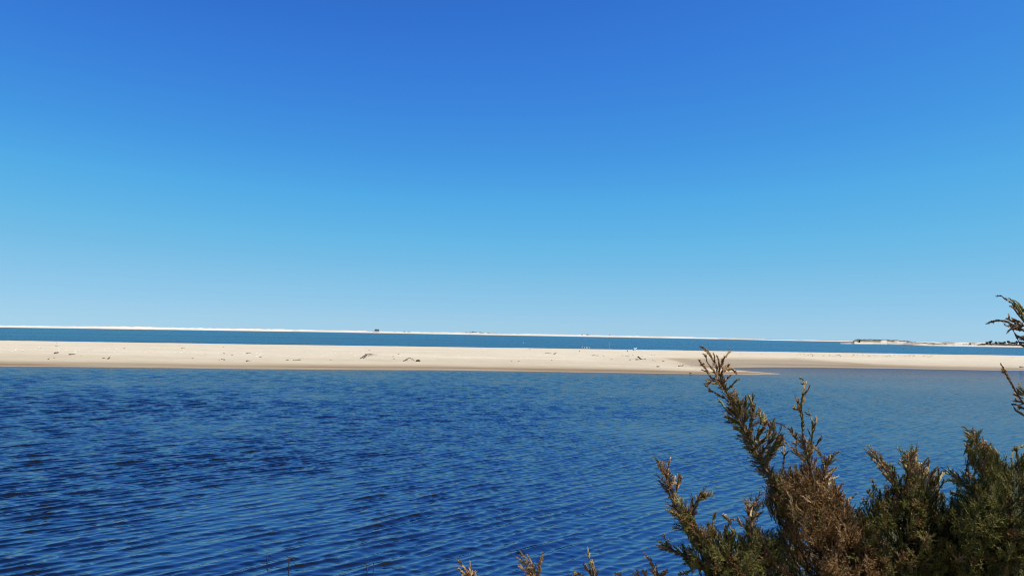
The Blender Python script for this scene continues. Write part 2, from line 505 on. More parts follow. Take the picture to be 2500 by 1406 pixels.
weed = np.clip(weed + edge * sstep(-0.2, 0.3, vnoise(X * 0.15, Y * 0.15, 39, 3)), 0, 1)
sandbar = mesh_np("sandbar", np.stack([X, Y, Z], -1).reshape(-1, 3), [grid_faces(len(ys), len(xs))], M_sand, attrs={"wet": wet.ravel(), "weed": weed.ravel()})
tag(sandbar, kind="structure")

# ground and lagoon bed, one sheet out to the horizon --------------
rr = np.concatenate([[0.02], np.geomspace(0.3, 40, 150), np.geomspace(42, 40000, 60)])
aa = np.linspace(0, 2 * math.pi, 240, endpoint=False)
RR, AA = np.meshgrid(rr, aa, indexing='ij')
GX, GY = RR * np.sin(AA), RR * np.cos(AA)
GZ = ground_z(GX, GY)
ground = mesh_np("ground", np.stack([GX, GY, GZ], -1).reshape(-1, 3), [grid_faces(len(rr), len(aa), True)[:, ::-1]], M_ground)
tag(ground, kind="structure")

# water -------------------------------------------------------------
def build_water():
    r = [4.5]
    while r[-1] < 40000:
        q = r[-1]
        if q < 9: s = 0.06
        elif q < 20: s = 0.032
        elif q < 70: s = 0.032 + (q - 20) / 50 * 0.07
        elif q < 160: s = 0.10 + (q - 70) / 90 * 0.6
        else: s = q * 0.02
        r.append(q + s)
    r = np.array(r)
    az = np.concatenate([np.arange(-80, -36, 0.6), np.arange(-36, 36, 0.09), np.arange(36, 80.1, 0.6)])
    az = np.radians(az)
    RR, AA = np.meshgrid(r, az, indexing='ij')
    x = (RR * np.sin(AA)); y = (RR * np.cos(AA))
    dr = np.gradient(r)[:, None]
    da = np.maximum(dr, RR * R(0.09))
    x0, y0 = x.astype(np.float32), y.astype(np.float32)
    dx = np.zeros_like(x0); dy = np.zeros_like(x0); dz = np.zeros_like(x0)
    w = np.random.default_rng(11)
    waves = []
    main = math.atan2(0.66, -0.75)
    def band(n, l0, l1, spread, slope, mean):
        lam = np.exp(w.uniform(math.log(l0), math.log(l1), n))
        th = mean + w.normal(0, spread, n)
        a = slope * math.sqrt(2.0 / n) * lam / (2 * math.pi)
        for l, t, q in zip(lam * 0.74, th, a * 0.76): waves.append((l, t, q * w.uniform(0.6, 1.4), w.uniform(0, 6.283)))
    band(26, 0.22, 0.55, R(9), 0.170, main)
    band(10, 0.60, 1.4, R(14), 0.040, main + 0.12)
    band(20, 0.12, 0.26, R(18), 0.110, main - 0.12)
    band(12, 0.08, 0.14, R(40), 0.05, main)
    band(12, 0.20, 0.42, R(25), 0.055, main - 0.9)
    calm = 1 - 0.5 * sstep(8, 30, x) * sstep(28, 60, y)
    gust = (calm * (0.9 + 0.65 * vnoise(x * 0.06, y * 0.045, 51, 3))).astype(np.float32)
    gust2 = (calm * (0.9 + 0.7 * vnoise(x * 0.22 + 5, y * 0.16, 53, 3))).astype(np.float32)
    near_calm = (0.78 + 0.22 * sstep(11, 42, RR)).astype(np.float32)
    gust *= near_calm; gust2 *= near_calm
    shore = sstep(-0.5, -5, sdist(x, y, poly)).astype(np.float32) * 0.85 + 0.15
    for l, t, a, p in waves:
        k = 2 * math.pi / l
        fade = np.clip((l / da - 2.2) / 2.0, 0, 1)
        rows = np.nonzero(fade.max(1) > 0)[0]
        if not len(rows): continue
        hi = rows[-1] + 1
        ph = (k * (x0[:hi] * math.cos(t) + y0[:hi] * math.sin(t)) + p).astype(np.float32)
        am = (a * fade[:hi]).astype(np.float32) * (gust[:hi] if l > 0.4 else gust2[:hi]) * shore[:hi]
        s = np.sin(ph); c = np.cos(ph)
        dz[:hi] += am * c
        dx[:hi] -= 1.35 * am * math.cos(t) * s
        dy[:hi] -= 1.35 * am * math.sin(t) * s
    bed = np.maximum(ground_z(x, y), bar_z(x, y))
    dep = np.clip(-bed, 0, 10)
    clear = np.exp(-dep / np.where(y > 40, 0.13, 0.45))
    chan = sstep(110, 150, y)
    far = sstep(60, 150, RR) * 0.9 + 0.1
    V = np.stack([x0 + dx, y0 + dy, dz], -1).reshape(-1, 3)
    o = mesh_np("water", V, [grid_faces(len(r), len(az))[:, ::-1]], M_water, attrs={"clear": clear.ravel(), "teal": chan.ravel(), "far": far.ravel()})
    return tag(o, kind="structure")
water = build_water()

# ------------------------------------------------------------------ far shores
def shore_strip(name, pts, width, front=0.12, grass=None, seed=0, boost=1.0, wetw=0.2, base=0.0):
    """pts: (px, water line y, crest thickness in px); a bank of sand with a crest `width` metres behind the water line"""
    pts = np.array(pts, float)
    px = np.linspace(pts[0, 0], pts[-1, 0], 700)
    wy = np.interp(px, pts[:, 0], pts[:, 1]); th = np.interp(px, pts[:, 0], pts[:, 2])
    rows = [-0.15, 0.0, 0.10, 0.25, 0.5, 0.75, 1.0, 1.3, 1.8, 3.0]
    prof = [-0.4, 0.0, 0.16, 0.30, 0.62, 0.88, 1.0, 0.92, 0.55, 0.05]
    V = np.zeros((len(rows), len(px), 3)); W = np.zeros((len(rows), len(px))); G = np.zeros_like(W)
    for j in range(len(px)):
        d = ray(px[j], max(wy[j], horizon(px[j]) + 2.6)); dep = max(2.6, wy[j] - horizon(px[j]))
        dist = EYE * FPX / dep
        u = np.array([d[0], d[1], 0]); u /= np.linalg.norm(u)
        p = u * dist / (u[1])
        h = max(0.35, boost * th[j] * dist / FPX)
        for i, (s, q) in enumerate(zip(rows, prof)):
            pp = p + u * s * width
            n = vnoise(np.array(px[j] * 0.09), np.array(s * 3.0), seed, 4) * 0.22 * (q if s > 0.2 else 0)
            V[i, j] = pp[0], pp[1], h * (q + n)
            W[i, j] = 1.0 if s <= 0.02 else (wetw if s < 0.12 else base)
            if grass is not None: G[i, j] = grass(px[j], s)
    o = mesh_np(name, V.reshape(-1, 3), [grid_faces(len(rows), len(px))], M_far, attrs={"wet": W.ravel(), "grass": G.ravel()})
    tag(o, kind="structure")
    return V, px

beachV, beachPX = shore_strip("beach", [(-700, 788, 4.5), (0, 799.4, 4.4), (120, 801, 4.6), (250, 803, 5.6), (290, 803.6, 6.4), (420, 805.3, 5.2), (640, 808.6, 5.0), (820, 811, 4.6), (960, 813.4, 4.2),
    (1100, 815.4, 4.3), (1150, 816.2, 4.8), (1260, 817.9, 4.0), (1400, 820.2, 3.9), (1560, 823.6, 3.8), (1700, 826.5, 3.2), (1880, 830.8, 2.2), (2070, 834, 2.2), (2200, 837.2, 3.2), (2320, 840, 4.2), (2420, 842, 4.8), (2700, 847, 5.0)], 60.0, seed=61, boost=1.12,
    grass=lambda p, s: (0.75 * (1.0 if p < 1300 else 0.2) if (s > 0.7 and 960 < p < 1300) else 0.9 if (s > 0.3 and p > 2290) else 0.0) * float(sstep(-0.1, 0.35, vnoise(np.array(p * 0.035), np.array(s), 62, 3))))
islV, islPX = shore_strip("sand_island", [(2052, 838.8, 0.7), (2078, 839.8, 2.5), (2086, 840.1, 10.6), (2096, 840.2, 11.4), (2130, 840.5, 11.6), (2165, 841.1, 10.6), (2205, 842.2, 10.0), (2230, 843.2, 8.6), (2255, 844, 6.2),
    (2270, 844.4, 5.6), (2310, 845.3, 5.4), (2370, 846.2, 5.0), (2440, 847.1, 4.8), (2500, 848, 4.6), (2800, 852, 4.6)], 34.0, seed=71, base=0.14,
    grass=lambda p, s: (1.0 if (s > 0.2 and 2082 < p < 2330) else 0.0) * float(sstep(0.25, -0.05, vnoise(np.array(p * 0.05), np.array(s * 2), 72, 3) * 0.9 - (s - 0.42 - 0.4 * sstep(2100, 2190, p)) * 1.8)))

def pick(V, PX, px, s):
    """point on a far strip: column px, row s (index, fractional)"""
    j = int(np.clip(np.searchsorted(PX, px), 0, len(PX) - 1))
    i = int(s); f = s - i
    p = V[i, j] * (1 - f) + V[min(i + 1, len(V) - 1), j] * f
    return p.copy(), EYE * 0 + p[1]

def leaf_cloud(blobs, n, size, seed):
    """leaf-sized triangles through the volume of several ellipsoids -> V, F"""
    g = np.random.default_rng(seed)
    vol = np.array([b[3] * b[4] * b[5] for b in blobs]); ix = g.choice(len(blobs), n, p=vol / vol.sum())
    B = np.array(blobs)[ix]
    d = g.normal(size=(n, 3)); d /= np.linalg.norm(d, axis=1, keepdims=True)
    rad = g.uniform(0.25, 1, n) ** 0.5 * g.uniform(0.8, 1.12, n)
    c = B[:, :3] + d * rad[:, None] * B[:, 3:6]
    q = g.normal(size=(n, 3, 3)); q /= np.linalg.norm(q, axis=2, keepdims=True)
    V = (c[:, None] + q * size * g.uniform(0.5, 1.2, (n, 1, 1))).reshape(-1, 3)
    return V, [np.arange(n * 3).reshape(-1, 3)]

def far_plant(name, base, w, h, label, cat, group, seed, tree=False, mat=None, flat_top=False):
    g = np.random.default_rng(seed)
    o = empty(name, base)
    tag(o, label, cat, group)
    nb = 4 if not tree else 6
    blobs = []
    z0 = h * (0.38 if tree else 0.1)
    for i in range(nb):
        t = (i + 0.5) / nb
        blobs.append((g.uniform(-0.33, 0.33) * w, g.uniform(-0.25, 0.25) * w, z0 + (h - z0) * g.uniform(0.25, 0.72), w * g.uniform(0.2, 0.32), w * 0.28, (h - z0) * g.uniform(0.22, 0.38)))
    V, F = leaf_cloud(blobs, 420, 0.11 * (w + h) * 0.5, seed)
    V[:, 2] = np.maximum(V[:, 2], 0.02)
    mesh_np("crown" if tree else "foliage", V, F, mat or M_shrub, o, smooth=False)
    bag = Bag()
    tops = [b for b in blobs[:3]]
    if tree:
        bag.add(*tube_mesh(smooth_line([(0, 0, -0.3), (0.03 * w, 0, h * 0.3), (-0.02 * w, 0, h * 0.75)], h * 0.1), np.linspace(0.05 * h, 0.02 * h, 1)[0], 6))
    for b in tops:
        P = smooth_line([(0, 0, -0.2 if not tree else h * 0.25), (b[0] * 0.4, b[1] * 0.4, b[2] * 0.55), (b[0], b[1], b[2])], h * 0.12)
        bag.add(*tube_mesh(P, np.linspace(0.03 * h, 0.01 * h, len(P)), 5))
    bag.build("trunk" if tree else "stem", M_trunk, o, smooth=True)
    return o

def far_scale(p): return p[1] / FPX      # metres per photograph pixel

DS = "low dark shrubs on the far beach"
SHRUBS = [(1150.5, 5.4, 3.6, "widest dark green shrub on the far beach, in the cluster right of the beach house"),
          (1157.5, 3.4, 3.6, "small round shrub on the far beach, touching the right side of the widest shrub"),
          (1160.5, 4.2, 2.6, "low flat dark shrub in the middle of the far beach shrub cluster"),
          (1168.0, 5.0, 3.4, "dark shrub at the right end of the far beach shrub cluster, with a pointed top"),
          (1146.0, 3.2, 2.6, "small shrub at the left end of the far beach shrub cluster"),
          (1137.5, 5.5, 1.7, "faint low clump of shrub just left of the far beach shrub cluster"),
          (1176.5, 7.5, 1.5, "long low clump trailing right from the far beach shrub cluster"),
          (1191.0, 5.5, 1.6, "isolated low tuft on the white far beach, right of the shrub cluster"),
          (984.0, 7.0, 1.6, "left piece of the long low scrub between the far house and the shrub cluster"),
          (994.0, 8.0, 1.5, "right piece of the long low scrub between the far house and the shrub cluster"),
          (1419.0, 5.0, 2.2, "left shrub of a low dark pair on the thin far beach, right of centre"),
          (1435.0, 8.0, 2.4, "broad right shrub of a low dark pair on the thin far beach, right of centre"),
          (1487.0, 4.0, 1.6, "single tiny shrub on the far beach straight above the tall thin pole")]
for i, (x, w, h, lab) in enumerate(SHRUBS):
    p, _ = pick(beachV, beachPX, x, 5.6)
    s = p[1] / FPX
    far_plant("dune_shrub", (p[0], p[1], p[2] - 0.1 * h * s), w * s, h * s, lab, "shrub", DS, 100 + i)

# the house on the far beach
def build_house():
    p, _ = pick(beachV, beachPX, 917.0, 4.6)
    s = p[1] / FPX
    o = empty("beach_house", tuple(p - np.array([0, 0, 0.2])))
    o.rotation_euler.z = math.atan2(-p[0], p[1])
    tag(o, "dark blue grey house on low stilts, alone on the white far beach", "house")
    W, H = 11.2 * s, 6.2 * s
    D = 0.7 * W
    fl = 0.28 * H
    b = Bag()
    for x in np.linspace(-0.46, 0.46, 5) * W:
        for y in (-0.42 * D, 0.42 * D): Bag().box((x, y, fl / 2 - 0.01), (0.035 * W, 0.035 * W, fl)).build("stilt", M_deck, o)
    Bag().box((0.05 * W, -0.05 * D, fl + 0.02 * H), (1.22 * W, 1.15 * D, 0.05 * H)).build("deck", M_deck, o)
    Bag().box((0, 0, fl + 0.045 * H + 0.22 * H), (W * 0.92, D * 0.9, 0.44 * H)).build("wall", M_wall, o)
    r = Bag().box((0, 0, fl + 0.485 * H + 0.15 * H), (W * 1.04, D * 1.04, 0.30 * H), top=0.62)
    r.build("roof", M_roof, o)
    for x, w in ((-0.17, 0.18), (0.17, 0.28)):
        f = Bag().box((x * W, -0.45 * D - 0.02, fl + 0.30 * H), (w * W, 0.08, 0.26 * H)).build("window", M_glass, o)
        fb = Bag()
        fb.box((x * W, -0.45 * D - 0.11, fl + 0.30 * H), (1.04 * w * W, 0.04, 0.02 * H))
        for xx in (-0.5, 0, 0.5): fb.box((x * W + xx * w * W, -0.45 * D - 0.08, fl + 0.30 * H), (0.02 * W, 0.10, 0.28 * H))
        fb.build("window_frame", M_wall, f)
    Bag().box((-0.40 * W, -0.45 * D - 0.03, fl + 0.045 * H + 0.17 * H), (0.1 * W, 0.06, 0.34 * H)).build("door", M_deck, o)
    rail = Bag()
    for x in np.linspace(-0.55, 0.65, 9) * W: rail.box((x, -0.62 * D, fl + 0.045 * H + 0.05 * H), (0.02 * W, 0.02 * W, 0.1 * H))
    rail.box((0.05 * W, -0.62 * D, fl + 0.155 * H), (1.22 * W, 0.03 * W, 0.02 * H))
    rail.build("railing", M_deck, o)
    st = Bag()
    for k in range(4): st.box((0.05 * W, -0.63 * D - (k + 0.5) * 0.05 * D, fl - (k + 0.5) * 0.25 * fl), (0.14 * W, 0.055 * D, 0.03 * H))
    st.build("steps", M_deck, o)
    # fence running left from the house
    f = empty("fence", tuple(pick(beachV, beachPX, 903.5, 4.6)[0]))
    f.rotation_euler.z = o.rotation_euler.z
    tag(f, "low broken wooden fence in the sand, left of the far beach house", "fence")
    L = 14.5 * s
    g = np.random.default_rng(5)
    for i, x in enumerate(np.linspace(-0.5, 0.48, 9)):
        hh = (1.7 if i == 0 else g.uniform(0.7, 1.1)) * s
        Bag().box((x * L, g.uniform(-0.2, 0.2), hh / 2 - 0.1), (0.35 * s, 0.3 * s, hh + 0.3)).build("post", M_deck, f)
    for a, c in ((-0.5, -0.1), (-0.08, 0.06), (0.12, 0.48)):
        Bag().box(((a + c) / 2 * L, -0.2 * s, 0.55 * s), ((c - a) * L, 0.12 * s, 0.4 * s)).build("rail", M_deck, f)
build_house()

# island growth
def build_island():
    p, _ = pick(islV, islPX, 2085.6, 5.2)
    s = p[1] / FPX
    far_plant("dune_shrub", (p[0], p[1] - 9, 0.3), 8.0 * s, 10.8 * s, "dark shrub at the bluff's left end on the sand island", "shrub", None, 140)
    g = np.random.default_rng(9)
    Vs = []; 
    n = 9000
    px = g.uniform(2087, 2310, n); row = g.uniform(4.6, 7.6, n)
    keep = (vnoise(px * 0.06, row * 0.8, 75, 3) + (row - 5.2) * 0.35 > g.uniform(-0.1, 0.25, n)) 
    for x, r_ in zip(px[keep], row[keep]):
        q, _ = pick(islV, islPX, x, r_)
        hgt = g.uniform(0.25, 0.6); a = g.uniform(0, 6.28); lx, ly = g.normal(0, 0.15, 2)
        c, s_ = math.cos(a) * 0.12, math.sin(a) * 0.12
        Vs += [(q[0] - c, q[1] - s_, q[2] - 0.05), (q[0] + c, q[1] + s_, q[2] - 0.05), (q[0] + lx, q[1] + ly, q[2] + hgt)]
    o = mesh_np("dune_grass", np.array(Vs), [np.arange(len(Vs)).reshape(-1, 3)], M_grass, smooth=False)
    tag(o, "olive grey beach grass covering the top of the sand island", "grass", kind="stuff")
build_island()

TG = "trees on the far right shore"
TREES = [(2410.0, 7.0, 6.6, "leftmost dark pine on the far right shore, joined to a rounder neighbour"),
         (2417.0, 8.0, 8.0, "round dark pine, second tree from the left on the far right shore"),
         (2432.0, 7.0, 6.4, "flat topped thin pine with sky showing under it on the far right shore"),
         (2441.5, 6.5, 6.2, "small pointed pine between the flat topped pine and a broad dark one"),
         (2451.0, 9.0, 7.0, "broad dark pine near the middle of the far right tree row"),
         (2462.0, 8.0, 8.0, "tallest round pine right of the middle of the far right tree row"),
         (2470.0, 6.0, 6.6, "narrow pine close behind the right side of the tallest round pine"),
         (2477.5, 7.0, 6.4, "low dark pine between the narrow pine and the bare topped tree"),
         (2483.0, 5.0, 8.2, "sparse bare topped tree sticking up from the far right tree row"),
         (2492.0, 10.0, 8.0, "widest dark pine by the right end of the far tree row"),
         (2502.0, 8.0, 7.0, "dark pine cut by the right edge of the picture on the far shore"),
         (2368.0, 4.0, 4.0, "small lone shrub like tree on the low sand left of the far tree row")]
for i, (x, w, h, lab) in enumerate(TREES):
    p, _ = pick(islV, islPX, x, 6.6 if i < 11 else 4.6)
    s = p[1] / FPX
    far_plant("pine_tree", (p[0], p[1], p[2] - 0.15), w * 1.15 * s, h * 1.45 * s, lab, "tree", TG, 160 + i, tree=True)

def undergrowth():
    g = np.random.default_rng(77); Vs = []
    for x in np.concatenate([g.uniform(2386, 2520, 5200), g.uniform(2350, 2390, 300)]):
        r_ = g.uniform(4.3, 7.0)
        q, _ = pick(islV, islPX, x, r_)
        top = 0.9 + 0.5 * float(vnoise(np.array(x * 0.25), np.array(r_), 78, 2))
        c = q + np.array([g.normal(0, 0.3), g.normal(0, 0.6), g.uniform(0, top) * (1 if x > 2392 else 0.4)])
        for k in range(3): Vs.append(c + g.normal(0, 0.17, 3))
    o = mesh_np("undergrowth", np.array(Vs), [np.arange(len(Vs)).reshape(-1, 3)], M_brush, smooth=False)
    tag(o, "dark reddish brown scrub under the trees on the far right shore", "scrub", kind="stuff")
undergrowth()

# ------------------------------------------------------------------ things on the sandbar
def stick(name, pts, r0, label, cat="driftwood", extra=(), lift=0.04, group="driftwood on the sandbar", mat=None, arch=0.0):
    """driftwood lying along pixel points on the sand; extra: twigs as lists of pixel points"""
    P = []
    for x, y in pts:
        q = on_bar(x, y)
        P.append(q)
    P = np.array(P)
    base = P.mean(0); base[2] = bar_z(base[0:1], base[1:2])[0]
    o = empty(name, tuple(base)); tag(o, label, cat, group)
    def limb(P, r0, r1):
        P = np.array(P, float)
        S = smooth_line(P, 0.15) if len(P) > 1 else P
        S[:, 2] = np.maximum(bar_z(S[:, 0], S[:, 1]), 0) + np.linspace(r0, r1, len(S)) * 0.6
        t = np.linspace(0, 1, len(S))
        S[:, 2] += arch * np.sin(t * math.pi)
        S[1:-1] += rng.normal(0, r0 * 0.25, (len(S) - 2, 3))
        return tube_mesh(S - base, np.linspace(r0, r1, len(S)) * rng.uniform(0.85, 1.15, len(S)), 7)
    Bag().add(*limb(P, r0, r0 * 0.45)).build("log", mat or M_drift, o, smooth=True)
    for tw in extra:
        T = np.array([on_bar(x, y) for x, y in tw])
        Bag().add(*limb(T, r0 * 0.5, r0 * 0.2)).build("branch", mat or M_drift, o, smooth=True)
    return o

stick("driftwood", [(880, 875.5), (888, 871.5), (896, 867.5), (904, 865.2), (912, 866.2), (921, 865.8)], 0.05,
      "largest tangled driftwood branch on the sandbar, left of the picture's middle",
      extra=[[(888, 875), (891, 871), (895, 868)], [(886, 873.5), (891, 874.2), (894, 872)], [(892, 864.5), (896, 867.4)], [(899, 870), (904, 867), (909, 868)], [(903, 866), (906, 869), (911, 867.5)], [(894, 870.6), (899, 869.2)], [(889, 872.6), (893, 872.2)]], arch=0.10)
stick("driftwood", [(985, 881.8), (992, 879.6), (999, 877.2), (1006, 878.4), (1011.5, 880.2)], 0.04,
      "long bent driftwood stick shaped like a low roof, right of the tangled branch", extra=[[(988, 881), (996, 881.4)]], arch=0.12)
stick("driftwood", [(1553.6, 878.8), (1560, 878.0), (1566, 877.4)], 0.07, "thin stick beside the dark stump on the right half of the sandbar")  # not driftwood: rod modelled in place of the shadow the stump throws leftwards
stick("driftwood", [(133.5, 863.4), (138, 862.2), (143.5, 861.0)], 0.085, "short thick driftwood near the left end of the sandbar, tilted up to the right")
stick("driftwood", [(169, 866.2), (176, 865.4), (183.5, 865.4)], 0.07, "straight flat driftwood, second piece from the left end of the sandbar", extra=[[(173, 865.8), (177, 864.7)]])
stick("driftwood", [(264, 876.8), (266, 874.8), (268.6, 872.4)], 0.06, "short stick standing out steeply to the right on the left part of the sandbar")
stick("driftwood", [(251, 875.2), (257, 874.4)], 0.05, "tiny stick lying just left of the steep short stick")
stick("driftwood", [(117.5, 877.2), (121, 875.4)], 0.05, "small stick low on the wet beach near the left end of the sandbar")
stick("driftwood", [(601.6, 882.2), (606, 881.3), (612, 881.5)], 0.065, "small arched stick on the lower sand left of the tangled branch")
stick("driftwood", [(540, 877.4), (549, 876.9)], 0.04, "thin pale stick on the lower sand, left of the small arched stick")
stick("driftwood", [(716, 880.0), (724, 879.4), (731, 879.5)], 0.04, "thin straight stick with a dark pebble at its right end, left of the tangled branch")
stick("driftwood", [(1352.4, 865.0), (1355, 863.4), (1358, 861.0)], 0.06, "short stick tilted up to the right, in the middle right of the sandbar")
stick("driftwood", [(1331, 862.6), (1339, 862.0), (1346.5, 863.2)], 0.04, "long thin stick pointing at the short tilted one, middle right of the sandbar")
stick("driftwood", [(1604, 895.6), (1610, 895.2)], 0.06, "short stick on the pale beach left of the wet hollow")
stick("driftwood", [(1657, 894.0), (1662, 893.4), (1667, 893.8)], 0.06, "flat stick on the pale beach below the wet hollow's left end")
stick("driftwood", [(1683, 911.0), (1689, 911.4)], 0.05, "small dark stick right at the water's edge of the sandspit")
stick("driftwood", [(443, 850.6), (451, 850.3)], 0.05, "thin stick high on the left half of the sandbar")
stick("driftwood", [(136, 844.6), (142, 844.4)], 0.05, "thin stick near the sandbar's top edge at the far left")
stick("driftwood", [(602, 863.4), (606, 861.8), (612, 862.8)], 0.05, "small curved twig on the dry sand above the small arched stick")
stick("driftwood", [(1445, 868.4), (1453, 868.0), (1461, 869.0)], 0.04, "faint long twig on the dry sand under the thin stakes")
stick("driftwood", [(2490, 896.6), (2499, 896.0)], 0.07, "stick at the right edge of the picture on the sandbar")

# leaning stump
def build_stump():
    b = on_bar(1565.0, 877.2)
    o = empty("stump", tuple(b)); tag(o, "short black stump leaning out of the sand on the right half of the sandbar", "driftwood")
    P = smooth_line([(0.25, 0, -0.05), (0.0, 0, 0.04), (-0.18, 0.02, 0.18), (-0.30, 0.0, 0.27)], 0.05)
    Bag().add(*tube_mesh(P, np.linspace(0.055, 0.075, len(P)) * rng.uniform(0.85, 1.15, len(P)), 8)).build("log", M_weed, o, smooth=True)
    P = smooth_line([(-0.30, 0.0, 0.26), (-0.36, 0.01, 0.30), (-0.40, 0.0, 0.25)], 0.03)
    Bag().add(*tube_mesh(P, np.linspace(0.08, 0.04, len(P)), 8)).build("knot", M_weed, o, smooth=True)
build_stump()

# clumps of dark wrack and white shells: one mesh each, copied
def lump(seed, n=10, m=7):
    g = np.random.default_rng(seed)
    th = np.linspace(0, math.pi, m)[1:-1]; ph = np.arange(n) * 2 * math.pi / n
    V = []
    for t in th:
        for f in ph:
            r = g.uniform(0.6, 1.15)
            V.append((math.sin(t) * math.cos(f) * r, math.sin(t) * math.sin(f) * r, math.cos(t) * r * 0.8))
    V = np.array(V)
    k = len(V); V = np.vstack([V, [[0, 0, 0.8], [0, 0, -0.8]]])
    i = np.arange(n); j = (i + 1) % n
    F = [grid_faces(m - 2, n, True), np.stack([np.full(n, k), i, j], -1), np.stack([np.full(n, k + 1), (m - 3) * n + j, (m - 3) * n + i], -1)]
    return V, F
weed_protos = []
for i in range(4):
    V, F = lump(200 + i); weed_protos.append(mesh_np("weed_clump", V, F, M_weed, smooth=False, link=False))
def shell_mesh():
    n = 9; V = [(0, -0.5, 0.05)]
    for k in range(n):
        a = math.pi * (k / (n - 1)) 
        V.append((0.5 * math.cos(a), -0.35 + 0.85 * math.sin(a), 0.04 + 0.03 * (k % 2)))
    V.append((0, 0.05, 0.28))
    V = np.array(V); m = len(V) - 1
    F = [[0, k, k + 1] for k in range(1, n)]
    T = [[m, k + 1, k] for k in range(1, n)] + [[m, 1, 0], [m, 0, n]]
    return V, [np.array(F + T)]
V, F = shell_mesh()
shell0 = mesh_np("seashell", V, F, M_shell, smooth=False, link=False)

def scatter(proto_list, spots, size, label, cat, group, asp=(1, 1, 0.6), seed=1):
    g = np.random.default_rng(seed)
    for (x, y) in spots:
        q = on_bar(x, y)
        if q is None: continue
        o = proto_list[int(g.integers(len(proto_list)))].copy()
        COL.objects.link(o)
        s = g.uniform(*size)
        o.scale = (s * asp[0] * g.uniform(0.8, 1.4), s * asp[1], s * asp[2])
        o.rotation_euler.z = g.uniform(-0.5, 0.5) if asp[0] > 1.2 else g.uniform(0, 6.28)
        o.location = tuple(q + np.array([0, 0, s * asp[2] * 0.25]))
        tag(o, label, cat, group)

g = np.random.default_rng(21)
def band_line(x0, x1, n, off0, off1, k=0.016, y0=833.0):
    """spots between two lines parallel to the sandbar's top edge"""
    xs = g.uniform(x0, x1, n)
    top = np.interp(xs, [0, 640, 1260, 1880, 2500], [832, 840.5, 847.5, 858, 865])
    return [(x, t + g.uniform(off0, off1)) for x, t in zip(xs, top)]
scatter([shell0], band_line(30, 620, 70, 14, 27) + band_line(620, 1260, 45, 14, 30) + band_line(1250, 1480, 16, 14, 28), (0.06, 0.15),
        "small white shell lying with many others on the dry sandbar", "shell", "white shells scattered on the sandbar", (1.2, 1.0, 0.9), 3)
scatter(weed_protos, band_line(30, 1700, 28, 4, 42) + band_line(1500, 1640, 12, 12, 30) + [(732, 878.4), (547, 863), (1528, 869), (1619, 882), (1688, 893.2)], (0.03, 0.075),
        "small dark scrap of dried seaweed lying on the pale sandbar", "seaweed", "small seaweed scraps on the sandbar", (1.9, 1, 0.7), 4)
scatter(weed_protos, [(x, y + 0.006 * (x - 1900) + g.normal(0, 1.3)) for x, y in zip(g.uniform(1930, 2290, 60), np.full(60, 866.3))] + band_line(1700, 2500, 22, 4.5, 9), (0.03, 0.062),
        "dark seaweed bit in the wrack line on the sandbar's right half", "seaweed", "seaweed bits along the wrack line", (2.2, 1, 0.7), 5)
q = on_bar(1020.3, 882.0)
o = weed_protos[1].copy(); COL.objects.link(o); o.location = tuple(q + np.array([0, 0, 0.05])); o.scale = (0.24, 0.16, 0.14)
tag(o, "black clump at the right end of the long bent driftwood stick", "seaweed")

# stakes and poles on the sandbar's crest
def stake(px, ytop, ybot, r, label, cat="stake", group=None, mat=None, name="stake", tilt=0.0):
    q = on_bar(px, ybot)
    if q is None: q = on_bar(px, ybot + 1.5)
    h = (ybot - ytop) * q[1] / FPX
    o = empty(name, tuple(q)); tag(o, label, cat, group)
    P = np.array([[0, 0, -0.2], [0.005, 0, h * 0.5], [0, 0, h * 0.93], [0, 0, h]]) 
    P[:, 0] += tilt * P[:, 2]
    Bag().add(*tube_mesh(P, np.array([r, r, r * 0.9, r * 0.35]), 7)).build("shaft", mat or M_stake, o, smooth=True)
    return o
SG = "pale stakes on the sandbar's far edge"
for x, a, b, t, lab in [(1421, 843.4, 850.6, 0.0, "tallest pale stake, leftmost of five on the sandbar's far edge"),
                        (1427, 845, 851, 0.05, "second pale stake from the left on the sandbar's far edge, dark at its foot"),
                        (1431.4, 844.8, 850.8, 0.0, "middle pale stake of five on the sandbar's far edge"),
                        (1433.6, 844.4, 850.8, -0.08, "fourth pale stake from the left on the sandbar's far edge"),
                        (1438.6, 845, 850.9, 0.2, "pale stake leaning right, last of five on the sandbar's far edge")]:
    stake(x, a, b, 0.036, lab, "stake", SG, tilt=t)
stake(1487, 836, 853.4, 0.016, "tall hair thin pole right of the five pale stakes", "pole", name="pole")
stake(1532.3, 854.6, 858.2, 0.05, "short dark post on the dry sand near the sandbar's far edge", "post", mat=M_weed, name="post")
stake(1414.4, 855.6, 858.0, 0.045, "very short dark post on the sand left below the five pale stakes", "post", mat=M_weed, name="post")

